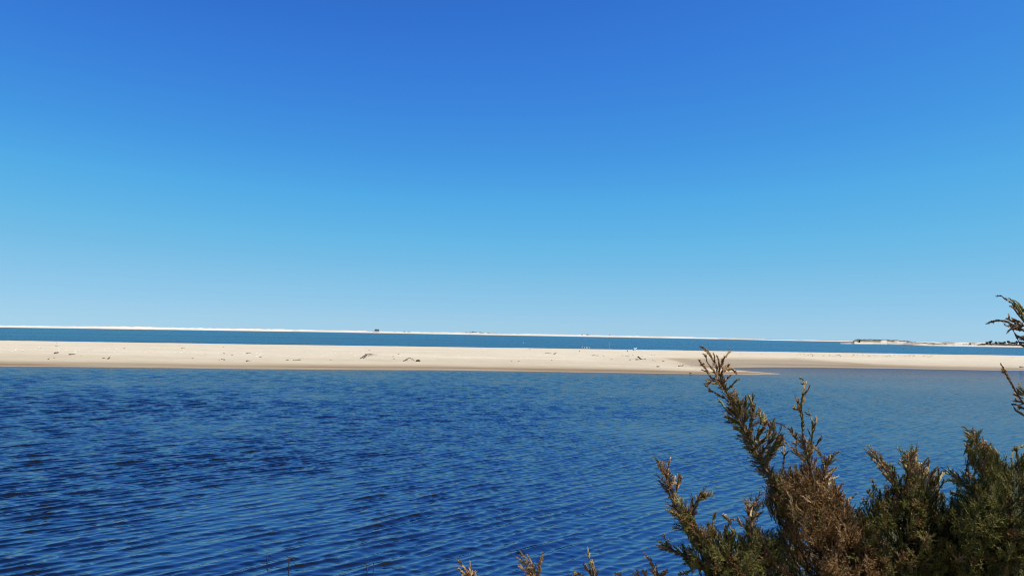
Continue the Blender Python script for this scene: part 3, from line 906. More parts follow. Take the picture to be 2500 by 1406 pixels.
# birds
def build_gull(loc, scale, label, flying=False, rz=0.0, mat=None, wingmat=None):
    o = empty("gull", tuple(loc)); tag(o, label, "bird")
    o.rotation_euler.z = rz
    P = smooth_line(np.array([(-0.24, 0, 0.20), (-0.14, 0, 0.2), (0.0, 0, 0.2), (0.1, 0, 0.235), (0.15, 0, 0.29), (0.20, 0, 0.30), (0.26, 0, 0.29)]) * scale, 0.015 * scale)
    t = np.linspace(0, 1, len(P))
    rad = np.interp(t, [0, 0.2, 0.45, 0.62, 0.72, 0.82, 0.9, 1], [0.015, 0.055, 0.08, 0.065, 0.045, 0.045, 0.015, 0.005]) * scale
    Bag().add(*tube_mesh(P, rad, 10)).build("body", mat or M_white, o, smooth=True)
    for s in (-1, 1):
        if flying:
            W = np.array([(0.06, 0.04 * s, 0.24), (0.1, 0.3 * s, 0.40), (-0.02, 0.62 * s, 0.36), (-0.1, 0.58 * s, 0.35), (-0.02, 0.28 * s, 0.38), (-0.08, 0.04 * s, 0.23)]) * scale
        else:
            W = np.array([(0.09, 0.075 * s, 0.25), (0.0, 0.09 * s, 0.27), (-0.2, 0.06 * s, 0.25), (-0.30, 0.02 * s, 0.22), (-0.16, 0.085 * s, 0.19), (0.04, 0.09 * s, 0.17)]) * scale
        V = np.vstack([W, W + np.array([0, 0, 0.012 * scale])])
        n = 6; F3 = [[0, k, k + 1] for k in range(1, n - 1)] + [[n, n + k + 1, n + k] for k in range(1, n - 1)]
        F4 = [[k, (k + 1) % n, n + (k + 1) % n, n + k] for k in range(n)]
        mesh_np("wing", V, [np.array(F3), np.array(F4)], wingmat or M_grey, o, smooth=False)
        if not flying:
            Bag().add(*tube_mesh(np.array([(0.0, 0.035 * s, -0.02), (0.0, 0.035 * s, 0.16)]) * scale, 0.009 * scale, 5)).build("leg", M_drift, o)
    return o
q = on_bar(1551, 853.2)
if q is None: q = on_bar(1551, 855)
build_gull(q, 1.2, "white gull standing on the sandbar's far edge beside a dark scrap", rz=0.4, wingmat=M_white)
q2 = on_bar(1546.5, 854.6)
o = weed_protos[2].copy(); COL.objects.link(o); o.location = tuple(q2 + np.array([0, 0, 0.05])); o.scale = (0.16, 0.1, 0.1)
tag(o, "dark scrap on the sand just left of the standing white gull", "seaweed")
build_gull(px3(272, 827.5, 240.0), 0.9, "white gull flying low over the channel at the left", flying=True, rz=0.9, wingmat=M_white)

def floater(px, py, r, label, mat, cat, name, ry=1.0):
    p = flat(px, py)
    o = empty(name, (p[0], p[1], 0)); tag(o, label, cat)
    P = smooth_line(np.array([(0, 0, -0.9), (0, 0, -0.4), (0, 0, 0.5), (0, 0, 1.0)]) * r, 0.12 * r)
    t = np.linspace(0, 1, len(P))
    Bag().add(*tube_mesh(P, np.sin(0.15 + t * 2.8) * r * ry, 10)).build("float", mat, o, smooth=True)
    Bag().add(*tube_mesh(np.array([(0, 0, 0.85), (0, 0, 1.5)]) * r, 0.12 * r, 6)).build("spindle", mat, o)
    return o
floater(1277.5, 836.6, 0.13, "small white mooring float on the channel above the middle of the sandbar", M_white, "buoy", "buoy")
floater(2205, 852.6, 0.20, "small dark float in the channel in front of the sand island", M_weed, "buoy", "buoy")

# twigs standing in the shallows
def twig(px, py, h, label, fork=True, seed=0):
    g = np.random.default_rng(seed)
    p = flat(px, py)
    o = empty("twig", (p[0], p[1], 0)); tag(o, label, "twig", "dark twigs standing in the lagoon")
    b = Bag()
    b.add(*tube_mesh(smooth_line([(0, 0, -0.5), (0.01, 0, h * 0.5), (g.uniform(-0.3, 0.3) * h, 0, h)], 0.05), 0.006, 5))
    if fork: b.add(*tube_mesh(smooth_line([(0.005, 0, h * 0.3), (0.2 * h, 0.02, h * 0.55), (0.55 * h, 0.0, h * 0.7)], 0.04), 0.005, 5))
    b.build("stem", M_weed, o, smooth=True)
twig(650, 1372, 0.12, "small forked dark twig poking out of the water at the bottom left of centre", True, 1)
twig(703, 1384, 0.14, "bent dark twig in the water just right of the small forked twig", True, 2)
twig(894, 1402, 0.14, "straight dark twig at the bottom edge, left of a leaning one", False, 3)
twig(909, 1404, 0.17, "leaning dark twig at the bottom edge, right of a straight one", False, 6)

# ------------------------------------------------------------------ junipers
def make_spray(seed, L=0.11, nb=15, lean=False):
    """one juniper spray along +Z: rows of (a, b, ra, rb, tipness)"""
    g = np.random.default_rng(seed)
    A, B, RA, RB, T = [], [], [], [], []
    bend = g.normal(0, 0.10, 2)
    ax = lambda t: np.array([bend[0] * L * t * t, bend[1] * L * t * t, L * t])
    ts = np.linspace(0, 1, 8)
    for a, b in zip(ts[:-1], ts[1:]):
        A.append(ax(a)); B.append(ax(b)); RA.append(0.0017 * (1 - 0.5 * a)); RB.append(0.0017 * (1 - 0.5 * b)); T.append(a * 0.6)
    for i in range(nb):
        t = 0.06 + 0.9 * i / nb
        az = i * 2.4 + g.uniform(-0.5, 0.5); an = R(g.uniform(14, 26) if lean else g.uniform(20, 42))
        ln = L * (0.50 - 0.30 * t) * g.uniform(0.6, 1.2)
        d = np.array([math.sin(an) * math.cos(az), math.sin(an) * math.sin(az), math.cos(an)])
        up = np.array([0, 0, 1.0])
        p = ax(t); prev = p
        n = 3
        for k in range(n):
            dd = d + up * 0.22 * k + g.normal(0, 0.10, 3); dd /= np.linalg.norm(dd)
            q = prev + dd * ln / n
            A.append(prev); B.append(q); RA.append(0.00145 * (1 - 0.25 * k / n)); RB.append(0.00145 * (1 - 0.25 * (k + 1) / n) if k < n - 1 else 0.0004); T.append(0.3 + 0.5 * k / n)
            m = max(1, int(ln / n / 0.0062))
            for _ in range(m):
                f = g.uniform(0.05, 0.95)
                s = prev + (q - prev) * f
                rd = g.normal(size=3); rd -= rd.dot(dd) * dd; rd /= np.linalg.norm(rd)
                e = dd * 0.8 + rd * 0.6; e /= np.linalg.norm(e)
                l2 = g.uniform(0.007, 0.016)
                A.append(s); B.append(s + e * l2); RA.append(0.0011); RB.append(0.0003); T.append(0.55 + 0.3 * k / n)
            prev = q
    return np.array(A), np.array(B), np.array(RA), np.array(RB), np.array(T)
SPRAYS = [make_spray(300 + i, L=0.11, nb=13 + i % 3) for i in range(12)]
LEAN = [make_spray(330 + i, L=0.11, nb=6 + i % 3, lean=True) for i in range(12)]

def frame(d, roll):
    d = d / np.linalg.norm(d)
    ref = np.array([0, 0, 1.0]) if abs(d[2]) < 0.9 else np.array([1.0, 0, 0])
    u = np.cross(d, ref); u /= np.linalg.norm(u); v = np.cross(d, u)
    c, s = math.cos(roll), math.sin(roll)
    return np.stack([u * c + v * s, -u * s + v * c, d], 1)

class Juniper:
    def __init__(self, name, base_xy, label, seed, depth=2.0, cat="shrub", group=None):
        self.g = np.random.default_rng(seed)
        z = float(ground_z(np.array([base_xy[0]]), np.array([base_xy[1]]))[0])
        self.base = np.array([base_xy[0], base_xy[1], z - 0.02])
        self.root = empty(name, tuple(self.base)); tag(self.root, label, cat, group)
        self.green = Segs(); self.brown = Segs(); self.depth = depth
        self.wood = []
    def spray(self, tip, d, L, hue, lean=False):
        """hue 0 green .. 1 bronze"""
        g = self.g
        A, B, RA, RB, T = (LEAN if lean else SPRAYS)[int(g.integers(12))]
        s = L / 0.11
        M = frame(np.asarray(d, float), g.uniform(0, 6.28)) * s
        o = np.asarray(tip) - np.asarray(d) / np.linalg.norm(d) * L
        rs = g.uniform(0.9, 1.15) * min(1.2, max(0.62, s * 1.25))
        heap = self.brown if g.uniform() < hue else self.green
        tint = np.clip(T * 0.85 + g.normal(0.12, 0.17) + g.normal(0, 0.13, len(T)), 0, 1)
        heap.add(o + A @ M.T, o + B @ M.T, RA * rs, RB * rs, tint)
    def cord(self, pts, d0=None, r0=0.0026, r1=0.0012, hue=1.0, tw=6, dj=0.03, twl=(0.02, 0.045), tint=0.35):
        """a bare looking leafy shoot traced base -> tip through pixels, with scale leaves and short twigs"""
        g = self.g
        d0 = d0 or self.depth
        n = len(pts)
        dd = d0 + np.cumsum(g.normal(0, dj, n))
        S = smooth_line([px3(x, y, d) for (x, y), d in zip(pts, dd)], 0.0055)
        S = S + g.normal(0, 0.0006, S.shape)
        self._leafy(S, r0, r1, hue, tint)
        L = np.linalg.norm(np.diff(S, axis=0), axis=1).sum()
        for i in range(tw):
            k = int(g.uniform(0.1, 0.92) * (len(S) - 2)); t = S[k + 1] - S[k]; t /= np.linalg.norm(t)
            rd = g.normal(size=3); rd -= rd.dot(t) * t; rd /= np.linalg.norm(rd)
            ln = g.uniform(*twl) * (1.15 - 0.6 * k / len(S))
            e = t * 0.85 + rd * 0.5; e2 = t + rd * 0.25
            Q = smooth_line([S[k], S[k] + e / np.linalg.norm(e) * ln * 0.5, S[k] + e / np.linalg.norm(e) * ln * 0.5 + e2 / np.linalg.norm(e2) * ln * 0.5], 0.0055)
            self._leafy(Q, r0 * 0.7, r1 * 0.9, hue, tint)
        return S
    def _leafy(self, S, r0, r1, hue, tint):
        g = self.g
        heap = self.brown if g.uniform() < hue else self.green
        n = len(S)
        if n < 2: return
        r = np.linspace(r0, r1, n) * g.uniform(0.85, 1.2, n); r[-1] = 0.0004
        c = np.clip(tint + np.linspace(0, 0.35, n - 1) + g.normal(0, 0.08, n - 1), 0, 1)
        heap.add(S[:-1], S[1:], r[:-1], r[1:], c)
        d = np.diff(S, axis=0); d /= np.linalg.norm(d, axis=1, keepdims=True)
        for rep in range(2):
            rd = g.normal(size=d.shape); rd -= (rd * d).sum(1, keepdims=True) * d; rd /= np.linalg.norm(rd, axis=1, keepdims=True)
            e = d * 0.85 + rd * 0.5
            l = g.uniform(0.0025, 0.0062, (len(d), 1))
            a = S[:-1] + rd * r[:-1, None] * 0.5
            heap.add(a, a + e * l, 0.0013, 0.0003, np.clip(c + g.normal(0.05, 0.12, n - 1), 0, 1))
    def bough(self, pts, r0, r1, d0=None, root=True, dj=0.02, tobase=None):
        """wooden bough through pixels, tip -> base, then down to the foot of the plant"""
        g = self.g; d0 = d0 or self.depth
        dd = d0 + np.cumsum(g.normal(0, dj, len(pts)))
        P = [px3(x, y, d) for (x, y), d in zip(pts, dd)]
        if root:
            e = P[-1]; P += [e * 0.55 + self.base * 0.45 + np.array([0, 0, 0.0]), self.base + np.array([g.normal(0, 0.02), g.normal(0, 0.02), -0.05])]
        S = smooth_line(P, 0.02)
        V, F = tube_mesh(S, np.linspace(r1, r0, len(S)) * g.uniform(0.9, 1.12, len(S)), 7)
        mesh_np("bough", V - self.base, F, M_bark, self.root, smooth=True)
        return smooth_line([px3(x, y, d) for (x, y), d in zip(pts, dd)], 0.01)
    def dress(self, S, n, Lr, hue, ang=(20, 45), t0=0.0, t1=1.0, side=None, spread=0.02):
        """sprays along a bough S (tip -> base) leaning towards the tip"""
        g = self.g
        for i in range(n):
            f = t0 + (t1 - t0) * (i + g.uniform(0, 1)) / n
            k = int(np.clip(f * (len(S) - 1), 1, len(S) - 1))
            t = S[k - 1] - S[k]; t /= np.linalg.norm(t) + 1e-9
            rd = g.normal(size=3)
            if side is not None: rd = rd * 0.7 + np.asarray(side)
            rd -= rd.dot(t) * t; rd /= np.linalg.norm(rd)
            a = R(g.uniform(*ang)); d = t * math.cos(a) + rd * math.sin(a)
            L = g.uniform(*Lr)
            h = hue(f) if callable(hue) else hue
            self.spray(S[k] + d * L * 0.96, d, L, h, g.uniform() < 0.65)
    def mass(self, poly, n, centre, Lr=(0.07, 0.13), thick=0.22, hue=0.2, holes=(), up=0.35, d0=None, lean=0.25):
        """sprays with their tips inside a pixel outline, fanning out from `centre` (pixels)"""
        g = self.g; d0 = d0 or self.depth
        P = np.array(poly, float); lo = P.min(0); hi = P.max(0)
        c3 = px3(centre[0], centre[1], d0 + 0.05)
        k = 0
        while k < n:
            m = 400
            x = g.uniform(lo[0], hi[0], m); y = g.uniform(lo[1], hi[1], m)
            sd = sdist(x, y, P)
            for xx, yy, s in zip(x, y, sd):
                if s < 0 or k >= n: continue
                th = thick * min(1.0, 0.25 + s / 90.0)
                dz = g.uniform(-1, 1) * th
                hole = False
                for hx, hy, ha, hb in holes:
                    if ((xx - hx) / ha) ** 2 + ((yy - hy) / hb) ** 2 < 1: hole = True
                if hole and dz < 0.55 * thick: 
                    k += 0.3
                    continue
                p = px3(xx, yy, d0 + dz)
                d = p - c3; d /= np.linalg.norm(d) + 1e-6
                d = d + np.array([0, 0, up]) + g.normal(0, 0.32, 3) + np.array([0, -0.25 if dz < 0 else 0.25, 0])
                h = hue(xx, yy) if callable(hue) else hue
                self.spray(p, d, g.uniform(*Lr) * (1.0 if s > 30 else 0.8), h, s < 28 or g.uniform() < lean)
                k += 1
    def finish(self):
        if self.green.a: self.green.build("foliage", M_green, self.root, origin=self.base)
        if self.brown.a:
            o = self.brown.build("brown_foliage", M_brown, self.root, origin=self.base)
            if self.green.a: tag(o, "bronze brown winter foliage and shoot tips")

def foot(px, depth):
    p = px3(px, 1406, depth)
    return (p[0], p[1])

# --- tall bronze juniper in the middle
A = Juniper("juniper_shrub", foot(2040, 2.02), "tallest juniper shrub, bronze brown, with two thin branches reaching up over the water", 1, 2.0)
m1 = A.bough([(1752, 924), (1777, 962), (1793, 1007), (1827, 1070), (1860, 1132), (1893, 1187), (1930, 1240), (1985, 1330), (2030, 1420)], 0.016, 0.0025, 2.0)
m2 = A.bough([(1960, 1053), (1970, 1112), (1981, 1153), (1997, 1216), (2018, 1257), (2050, 1330), (2075, 1420)], 0.014, 0.003, 1.96)
m3 = A.bough([(2027, 1107), (2010, 1166), (2008, 1215), (2030, 1280), (2065, 1360), (2085, 1430)], 0.010, 0.002, 2.05)
# bare looking tip
def C(*a, **k): return A.cord(*a, **k)
C([(1752, 926), (1750, 898), (1742, 880), (1735, 868), (1728, 860), (1716, 850), (1706, 845)], hue=1, tw=3, r0=0.0027)
C([(1750, 898), (1744, 883), (1738, 872), (1731, 860), (1722, 851), (1712, 845)], hue=1, tw=3, twl=(0.01, 0.02))
C([(1752, 922), (1746, 908), (1736, 897), (1728, 884), (1722, 871), (1716, 862)], hue=1, tw=4, twl=(0.01, 0.02))
C([(1754, 915), (1758, 897), (1764, 884), (1770, 872), (1777, 862), (1783, 848)], hue=1, tw=3, twl=(0.01, 0.02), r0=0.0027)
C([(1757, 896), (1755, 882), (1752, 873), (1750, 868)], hue=1, tw=1, twl=(0.01, 0.015))
C([(1762, 890), (1765, 878), (1769, 868)], hue=1, tw=1, twl=(0.01, 0.015))
C([(1744, 925), (1736, 922), (1728, 908), (1722, 899), (1714, 888), (1706, 879)], hue=1, tw=3, twl=(0.01, 0.02))
C([(1727, 905), (1719, 894), (1711, 889)], hue=1, tw=1, twl=(0.01, 0.015))
C([(1730, 912), (1724, 904), (1718, 897)], hue=1, tw=0)
C([(1757, 918), (1765, 908), (1774, 902), (1786, 901), (1793, 907), (1799, 914)], hue=1, tw=4, twl=(0.01, 0.022))
C([(1762, 912), (1770, 900), (1777, 892), (1783, 888)], hue=1, tw=2, twl=(0.01, 0.02), r0=0.0027)
C([(1762, 910), (1766, 901), (1770, 894)], hue=1, tw=1, twl=(0.01, 0.015))
C([(1768, 905), (1778, 899), (1789, 897)], hue=1, tw=1, twl=(0.01, 0.015))
C([(1760, 945), (1752, 932), (1742, 934), (1730, 930), (1722, 925)], hue=0.8, tw=4, twl=(0.01, 0.025))
C([(1768, 972), (1752, 962), (1738, 955), (1728, 946), (1723, 939), (1718, 936)], hue=0.8, tw=4, twl=(0.01, 0.02))
C([(1723, 942), (1727, 936), (1734, 932)], hue=0.8, tw=0)
C([(1782, 1010), (1770, 995), (1761, 982), (1752, 972)], hue=0.6, tw=3, twl=(0.01, 0.02))
C([(1785, 1030), (1775, 1018), (1768, 1010)], hue=0.4, tw=2, twl=(0.01, 0.02))
C([(1770, 955), (1778, 948), (1784, 942), (1792, 934), (1807, 923)], hue=0.7, tw=3, twl=(0.008, 0.016), r0=0.0027)
C([(1765, 940), (1770, 928), (1776, 922), (1785, 915)], hue=0.6, tw=3, twl=(0.01, 0.02))
C([(1783, 985), (1792, 972), (1803, 960)], hue=0.7, tw=2, twl=(0.01, 0.02))
C([(1838, 1010), (1840, 994), (1836, 982), (1830, 970), (1824, 961)], hue=0.5, tw=2, twl=(0.01, 0.02))
C([(1830, 992), (1838, 986), (1847, 979)], hue=0.5, tw=1, twl=(0.01, 0.02))
C([(1858, 1035), (1858, 1020), (1854, 1004)], hue=0.4, tw=2)
C([(1866, 1030), (1870, 1012)], hue=0.4, tw=2, twl=(0.01, 0.02))
# second branch
C([(1962, 1060), (1958, 1020), (1956, 987), (1961, 955), (1964, 935), (1958, 924), (1953, 922)], hue=0.8, tw=9, twl=(0.02, 0.04), r0=0.0034)
C([(1957, 1010), (1948, 985), (1940, 962)], hue=0.8, tw=2, twl=(0.012, 0.02))
C([(1956, 1000), (1945, 1000), (1934, 993)], hue=0.8, tw=2, twl=(0.012, 0.02))
C([(1956, 990), (1966, 970), (1967, 950)], hue=0.8, tw=2, twl=(0.012, 0.02))
C([(1952, 1080), (1935, 1055), (1915, 1040), (1900, 1033), (1884, 1029)], hue=0.7, tw=6, twl=(0.012, 0.03), r0=0.0027)
C([(1976, 1115), (1982, 1070), (1984, 1035), (1978, 1010), (1972, 994)], hue=0.8, tw=8, twl=(0.02, 0.035), r0=0.0027)
C([(1984, 1045), (1992, 1030), (1992, 1015)], hue=0.8, tw=2, twl=(0.012, 0.02))
C([(1980, 1105), (1992, 1088), (2000, 1076), (2006, 1060)], hue=0.8, tw=4, twl=(0.012, 0.024))
C([(1975, 1140), (1960, 1120), (1945, 1105), (1925, 1085), (1908, 1068)], hue=0.9, tw=6, tint=0.6, r0=0.0027)
C([(1958, 1120), (1944, 1098), (1940, 1075)], hue=0.8, tw=4)
C([(1968, 1110), (1975, 1085), (1970, 1070)], hue=0.8, tw=3)
C([(2010, 1166), (2012, 1140), (2006, 1118), (1997, 1090)], hue=0.8, tw=5, r0=0.0027)
C([(2012, 1150), (2022, 1130), (2027, 1108)], hue=0.7, tw=4, r0=0.0027)
C([(2010, 1170), (2025, 1155), (2043, 1140)], hue=0.7, tw=2, twl=(0.01, 0.02))
C([(2015, 1200), (2030, 1172), (2048, 1160)], hue=0.9, tw=4, tint=0.8, twl=(0.012, 0.025))
C([(2040, 1220), (2050, 1190), (2060, 1177)], hue=0.9, tw=3, tint=0.8, twl=(0.012, 0.025))
C([(2060, 1250), (2070, 1222), (2080, 1212), (2096, 1202)], hue=0.8, tw=3, twl=(0.01, 0.02))
C([(2048, 1230), (2052, 1212), (2056, 1200)], hue=0.9, tw=2)
C([(1912, 1150), (1914, 1110), (1912, 1080), (1920, 1062)], hue=0.3, tw=6, twl=(0.012, 0.025))
# sprays along the boughs
A.dress(m1, 26, (0.022, 0.038), lambda f: 0.8, t0=0.02, t1=0.2)
A.dress(m1, 64, (0.028, 0.05), lambda f: 0.65, t0=0.14, t1=0.62, side=(0.5, 0, 0.3))
A.dress(m1, 56, (0.022, 0.038), lambda f: 0.35, t0=0.16, t1=0.66, side=(-0.9, 0, -0.2), ang=(25, 60))
A.dress(m2, 36, (0.025, 0.045), 0.75, t0=0.1, t1=0.45)
A.dress(m3, 30, (0.025, 0.045), 0.75, t0=0.05, t1=0.5)
for P in ([(1822, 1062), (1836, 1030), (1840, 1000), (1834, 972)], [(1836, 1088), (1856, 1058), (1866, 1034), (1863, 1014)], [(1812, 1040), (1822, 1014), (1820, 990)], [(1850, 1116), (1876, 1084), (1890, 1062), (1888, 1046)], [(1866, 1140), (1884, 1110), (1900, 1090), (1906, 1076)], [(1800, 1022), (1806, 1000), (1800, 978)], [(1842, 1100), (1864, 1074), (1878, 1056), (1880, 1040)], [(1858, 1130), (1884, 1098), (1898, 1080), (1900, 1062)]):
    A.dress(A.cord(P, hue=0.6, tw=4, r0=0.0034, twl=(0.012, 0.022), dj=0.02)[::-1], 17, (0.018, 0.036), 0.6, t0=0.03, t1=0.95, ang=(15, 40))
PA = [(1868, 1174), (1890, 1150), (1912, 1140), (1935, 1132), (1960, 1128), (1985, 1130), (2008, 1145), (2035, 1165), (2056, 1195), (2078, 1226), (2095, 1244), (2125, 1280), (2170, 1320), (2215, 1400), (2220, 1500), (1840, 1500),
      (1850, 1400), (1882, 1310), (1902, 1270), (1893, 1243), (1870, 1222)]
A.mass(PA, 1700, (2050, 1470), (0.045, 0.08), 0.24, lambda x, y: 0.9 if x > 1905 + 0.15 * (y - 1170) else 0.5, holes=[(1958, 1352, 62, 46), (1940, 1405, 70, 36)], lean=0.7)
A.mass([(1850, 1300), (2200, 1300), (2225, 1500), (1800, 1500)], 420, (2040, 1480), (0.05, 0.09), 0.1, 0.3, d0=2.42, lean=0.0)
A.finish()

# --- small juniper at the left
B = Juniper("juniper_shrub", foot(1790, 1.95), "small green juniper shrub with one tan tipped sprig, left end of the foreground shrubs", 2, 1.92)
b1 = B.bough([(1617, 1140), (1631, 1174), (1643, 1212), (1660, 1253), (1685, 1291), (1718, 1332), (1760, 1400), (1780, 1440)], 0.012, 0.002)
b2 = B.bough([(1714, 1205), (1693, 1241), (1690, 1275), (1705, 1315), (1750, 1400)], 0.008, 0.002, root=False)
b3 = B.bough([(1840, 1232), (1831, 1274), (1840, 1320), (1835, 1400), (1810, 1440)], 0.010, 0.002)
b4 = B.bough([(1612, 1329), (1640, 1342), (1664, 1352), (1705, 1375), (1760, 1410)], 0.007, 0.002, root=False)
for P, h, ti in [([(1636, 1180), (1628, 1162), (1619, 1145), (1614, 1126)], 1, 0.6), ([(1632, 1165), (1630, 1140), (1634, 1128), (1639, 1115)], 1, 0.75), ([(1630, 1160), (1622, 1150), (1618, 1136)], 1, 0.7),
                 ([(1650, 1200), (1655, 1180), (1659, 1166), (1652, 1156)], 0.9, 0.6), ([(1654, 1190), (1660, 1172), (1661, 1162)], 0.9, 0.6), ([(1638, 1185), (1646, 1170), (1640, 1158)], 0.9, 0.6),
                 ([(1640, 1215), (1630, 1200), (1624, 1194)], 0.6, 0.5), ([(1700, 1240), (1704, 1222), (1710, 1208), (1721, 1194)], 0.9, 0.5), ([(1706, 1222), (1716, 1210), (1724, 1207)], 0.8, 0.5),
                 ([(1740, 1300), (1742, 1270), (1746, 1255), (1750, 1248)], 0.6, 0.5), ([(1772, 1300), (1778, 1280), (1783, 1268), (1792, 1264)], 0.5, 0.5), ([(1780, 1275), (1772, 1262), (1766, 1256)], 0.5, 0.6),
                 ([(1832, 1280), (1830, 1250), (1820, 1228), (1812, 1222)], 0.9, 0.6), ([(1832, 1262), (1836, 1236), (1848, 1224)], 0.9, 0.7), ([(1826, 1296), (1808, 1276), (1798, 1264)], 0.9, 0.7), ([(1834, 1285), (1842, 1262), (1850, 1250)], 0.8, 0.6),
                 ([(1640, 1345), (1622, 1336), (1604, 1328)], 1, 0.5), ([(1632, 1342), (1628, 1332), (1624, 1326)], 0.8, 0.5), ([(1688, 1262), (1660, 1258), (1640, 1250), (1622, 1240)], 0.5, 0.4), ([(1800, 1310), (1790, 1298), (1792, 1288)], 0.4, 0.5),
                 ([(1690, 1390), (1670, 1400), (1655, 1402)], 0.2, 0.3)]:
    B.cord(P, hue=h, tw=7, tint=ti, twl=(0.010, 0.024), r0=0.0027)
B.dress(b1, 70, (0.03, 0.055), lambda f: 0.9 - 0.6 * f, t0=0.04, t1=0.75, ang=(15, 45))
B.dress(b2, 26, (0.028, 0.045), 0.6, t0=0.05, t1=0.8)
B.dress(b3, 26, (0.028, 0.05), 0.55, t0=0.05, t1=0.6)
B.dress(b4, 26, (0.028, 0.05), 0.25, t0=0.1, t1=0.9)
PB = [(1640, 1210), (1665, 1225), (1685, 1240), (1696, 1265), (1702, 1290), (1735, 1268), (1750, 1290), (1768, 1284), (1785, 1276), (1800, 1312), (1825, 1268), (1850, 1280), (1900, 1290), (1945, 1400), (1950, 1500), (1690, 1500), (1722, 1400), (1690, 1378), (1660, 1356), (1668, 1332), (1695, 1328), (1672, 1290), (1650, 1255)]
B.mass(PB, 1050, (1790, 1460), (0.035, 0.06), 0.2, lambda x, y: 0.45 if y < 1300 else 0.2, holes=[(1912, 1390, 45, 40)])
B.finish()

# --- green juniper right of the bronze one
Cg = Juniper("juniper_shrub", foot(2210, 2.1), "dense olive green juniper shrub with pale peaked tips, right of the bronze one", 3, 2.08)
c1 = Cg.bough([(2225, 1110), (2228, 1160), (2222, 1230), (2215, 1320), (2210, 1420)], 0.014, 0.002)
c2 = Cg.bough([(2120, 1100), (2150, 1130), (2180, 1170), (2205, 1230), (2212, 1320)], 0.008, 0.002, root=False)
c3 = Cg.bough([(2285, 1150), (2265, 1200), (2240, 1270), (2222, 1350)], 0.008, 0.002, root=False)
for P, ti in [([(2190, 1178), (2168, 1150), (2146, 1124), (2128, 1107), (2108, 1094)], 0.7), ([(2186, 1182), (2162, 1158), (2140, 1130), (2122, 1108)], 0.7), ([(2180, 1180), (2160, 1160), (2148, 1144), (2141, 1135)], 0.6), ([(2192, 1172), (2172, 1146), (2150, 1118)], 0.7),
              ([(2184, 1175), (2180, 1150), (2176, 1130)], 0.3), ([(2216, 1160), (2216, 1130), (2222, 1108), (2226, 1090)], 0.6), ([(2222, 1118), (2232, 1104), (2234, 1096)], 0.8), ([(2236, 1150), (2236, 1124), (2238, 1102)], 0.6),
              ([(2240, 1160), (2252, 1135), (2266, 1116)], 0.9), ([(2262, 1165), (2266, 1136), (2268, 1114)], 0.6), ([(2270, 1170), (2280, 1148), (2288, 1136)], 0.6), ([(2290, 1180), (2292, 1158), (2290, 1136)], 0.4),
              ([(2292, 1175), (2300, 1160), (2314, 1148)], 0.95), ([(2296, 1190), (2306, 1172)], 0.3), ([(2140, 1196), (2134, 1182), (2126, 1164)], 0.3), ([(2130, 1215), (2122, 1204), (2116, 1196)], 0.7), ([(2120, 1232), (2110, 1220), (2104, 1215)], 0.8), ([(2212, 1140), (2206, 1128), (2210, 1120)], 0.5), ([(2248, 1150), (2244, 1138), (2246, 1128)], 0.9)]:
    Cg.cord(P, hue=0.7, tw=6, tint=ti, twl=(0.010, 0.024), r0=0.0027)
Cg.dress(c1, 36, (0.03, 0.055), 0.5, t0=0.05, t1=0.5)
Cg.dress(c2, 30, (0.03, 0.05), 0.6, t0=0.1, t1=0.6, ang=(8, 25))
PC = [(2082, 1240), (2106, 1224), (2122, 1206), (2134, 1186), (2150, 1190), (2170, 1178), (2186, 1158), (2206, 1152), (2216, 1122), (2228, 1106), (2238, 1118), (2250, 1140), (2264, 1126), (2274, 1146), (2292, 1148), (2298, 1180), (2306, 1210), (2334, 1232), (2360, 1300), (2375, 1400), (2375, 1500), (2100, 1500), (2100, 1400), (2060, 1280)]
Cg.mass(PC, 1750, (2215, 1440), (0.042, 0.075), 0.24, lambda x, y: 0.55 if y < 1185 else 0.15, holes=[(2195, 1278, 40, 22), (2175, 1312, 42, 28)])
Cg.mass([(2100, 1250), (2330, 1250), (2370, 1500), (2080, 1500)], 300, (2215, 1450), (0.05, 0.09), 0.1, 0.1, d0=2.45, lean=0.0)
Cg.finish()

# --- dark juniper at the right
D = Juniper("juniper_shrub", foot(2440, 2.0), "dark green juniper shrub at the lower right edge, partly in shade", 4, 2.0)
d1 = D.bough([(2376, 1052), (2386, 1085), (2415, 1115), (2440, 1180), (2440, 1300), (2440, 1420)], 0.014, 0.002)
d2 = D.bough([(2335, 1168), (2365, 1185), (2400, 1240), (2430, 1330)], 0.008, 0.002, root=False)
for P, ti in [([(2384, 1082), (2378, 1062), (2372, 1040)], 0.5), ([(2388, 1086), (2372, 1068), (2358, 1054)], 0.5), ([(2380, 1076), (2368, 1062), (2364, 1058)], 0.5), ([(2400, 1092), (2398, 1078), (2402, 1070)], 0.4), ([(2396, 1115), (2376, 1098), (2362, 1092), (2356, 1082)], 0.5), ([(2380, 1108), (2366, 1102), (2358, 1106)], 0.4), ([(2420, 1105), (2408, 1090), (2400, 1080)], 0.6), ([(2440, 1110), (2424, 1096), (2416, 1088)], 0.7), ([(2430, 1106), (2418, 1094), (2412, 1086)], 0.6),
              ([(2378, 1170), (2368, 1156), (2354, 1144)], 0.9), ([(2372, 1172), (2362, 1160), (2358, 1150)], 0.9), ([(2356, 1178), (2340, 1168), (2320, 1161)], 0.8), ([(2350, 1180), (2338, 1174), (2318, 1166)], 0.6), ([(2342, 1210), (2330, 1204), (2320, 1202)], 0.2), ([(2470, 1120), (2474, 1104), (2490, 1090), (2500, 1086)], 0.2), ([(2480, 1118), (2482, 1104), (2478, 1096)], 0.2), ([(2400, 1150), (2390, 1142), (2376, 1146)], 0.4)]:
    D.cord(P, hue=0.8, tw=6, tint=ti, twl=(0.010, 0.024), r0=0.0027)
D.dress(d1, 40, (0.03, 0.055), 0.35, t0=0.03, t1=0.5)
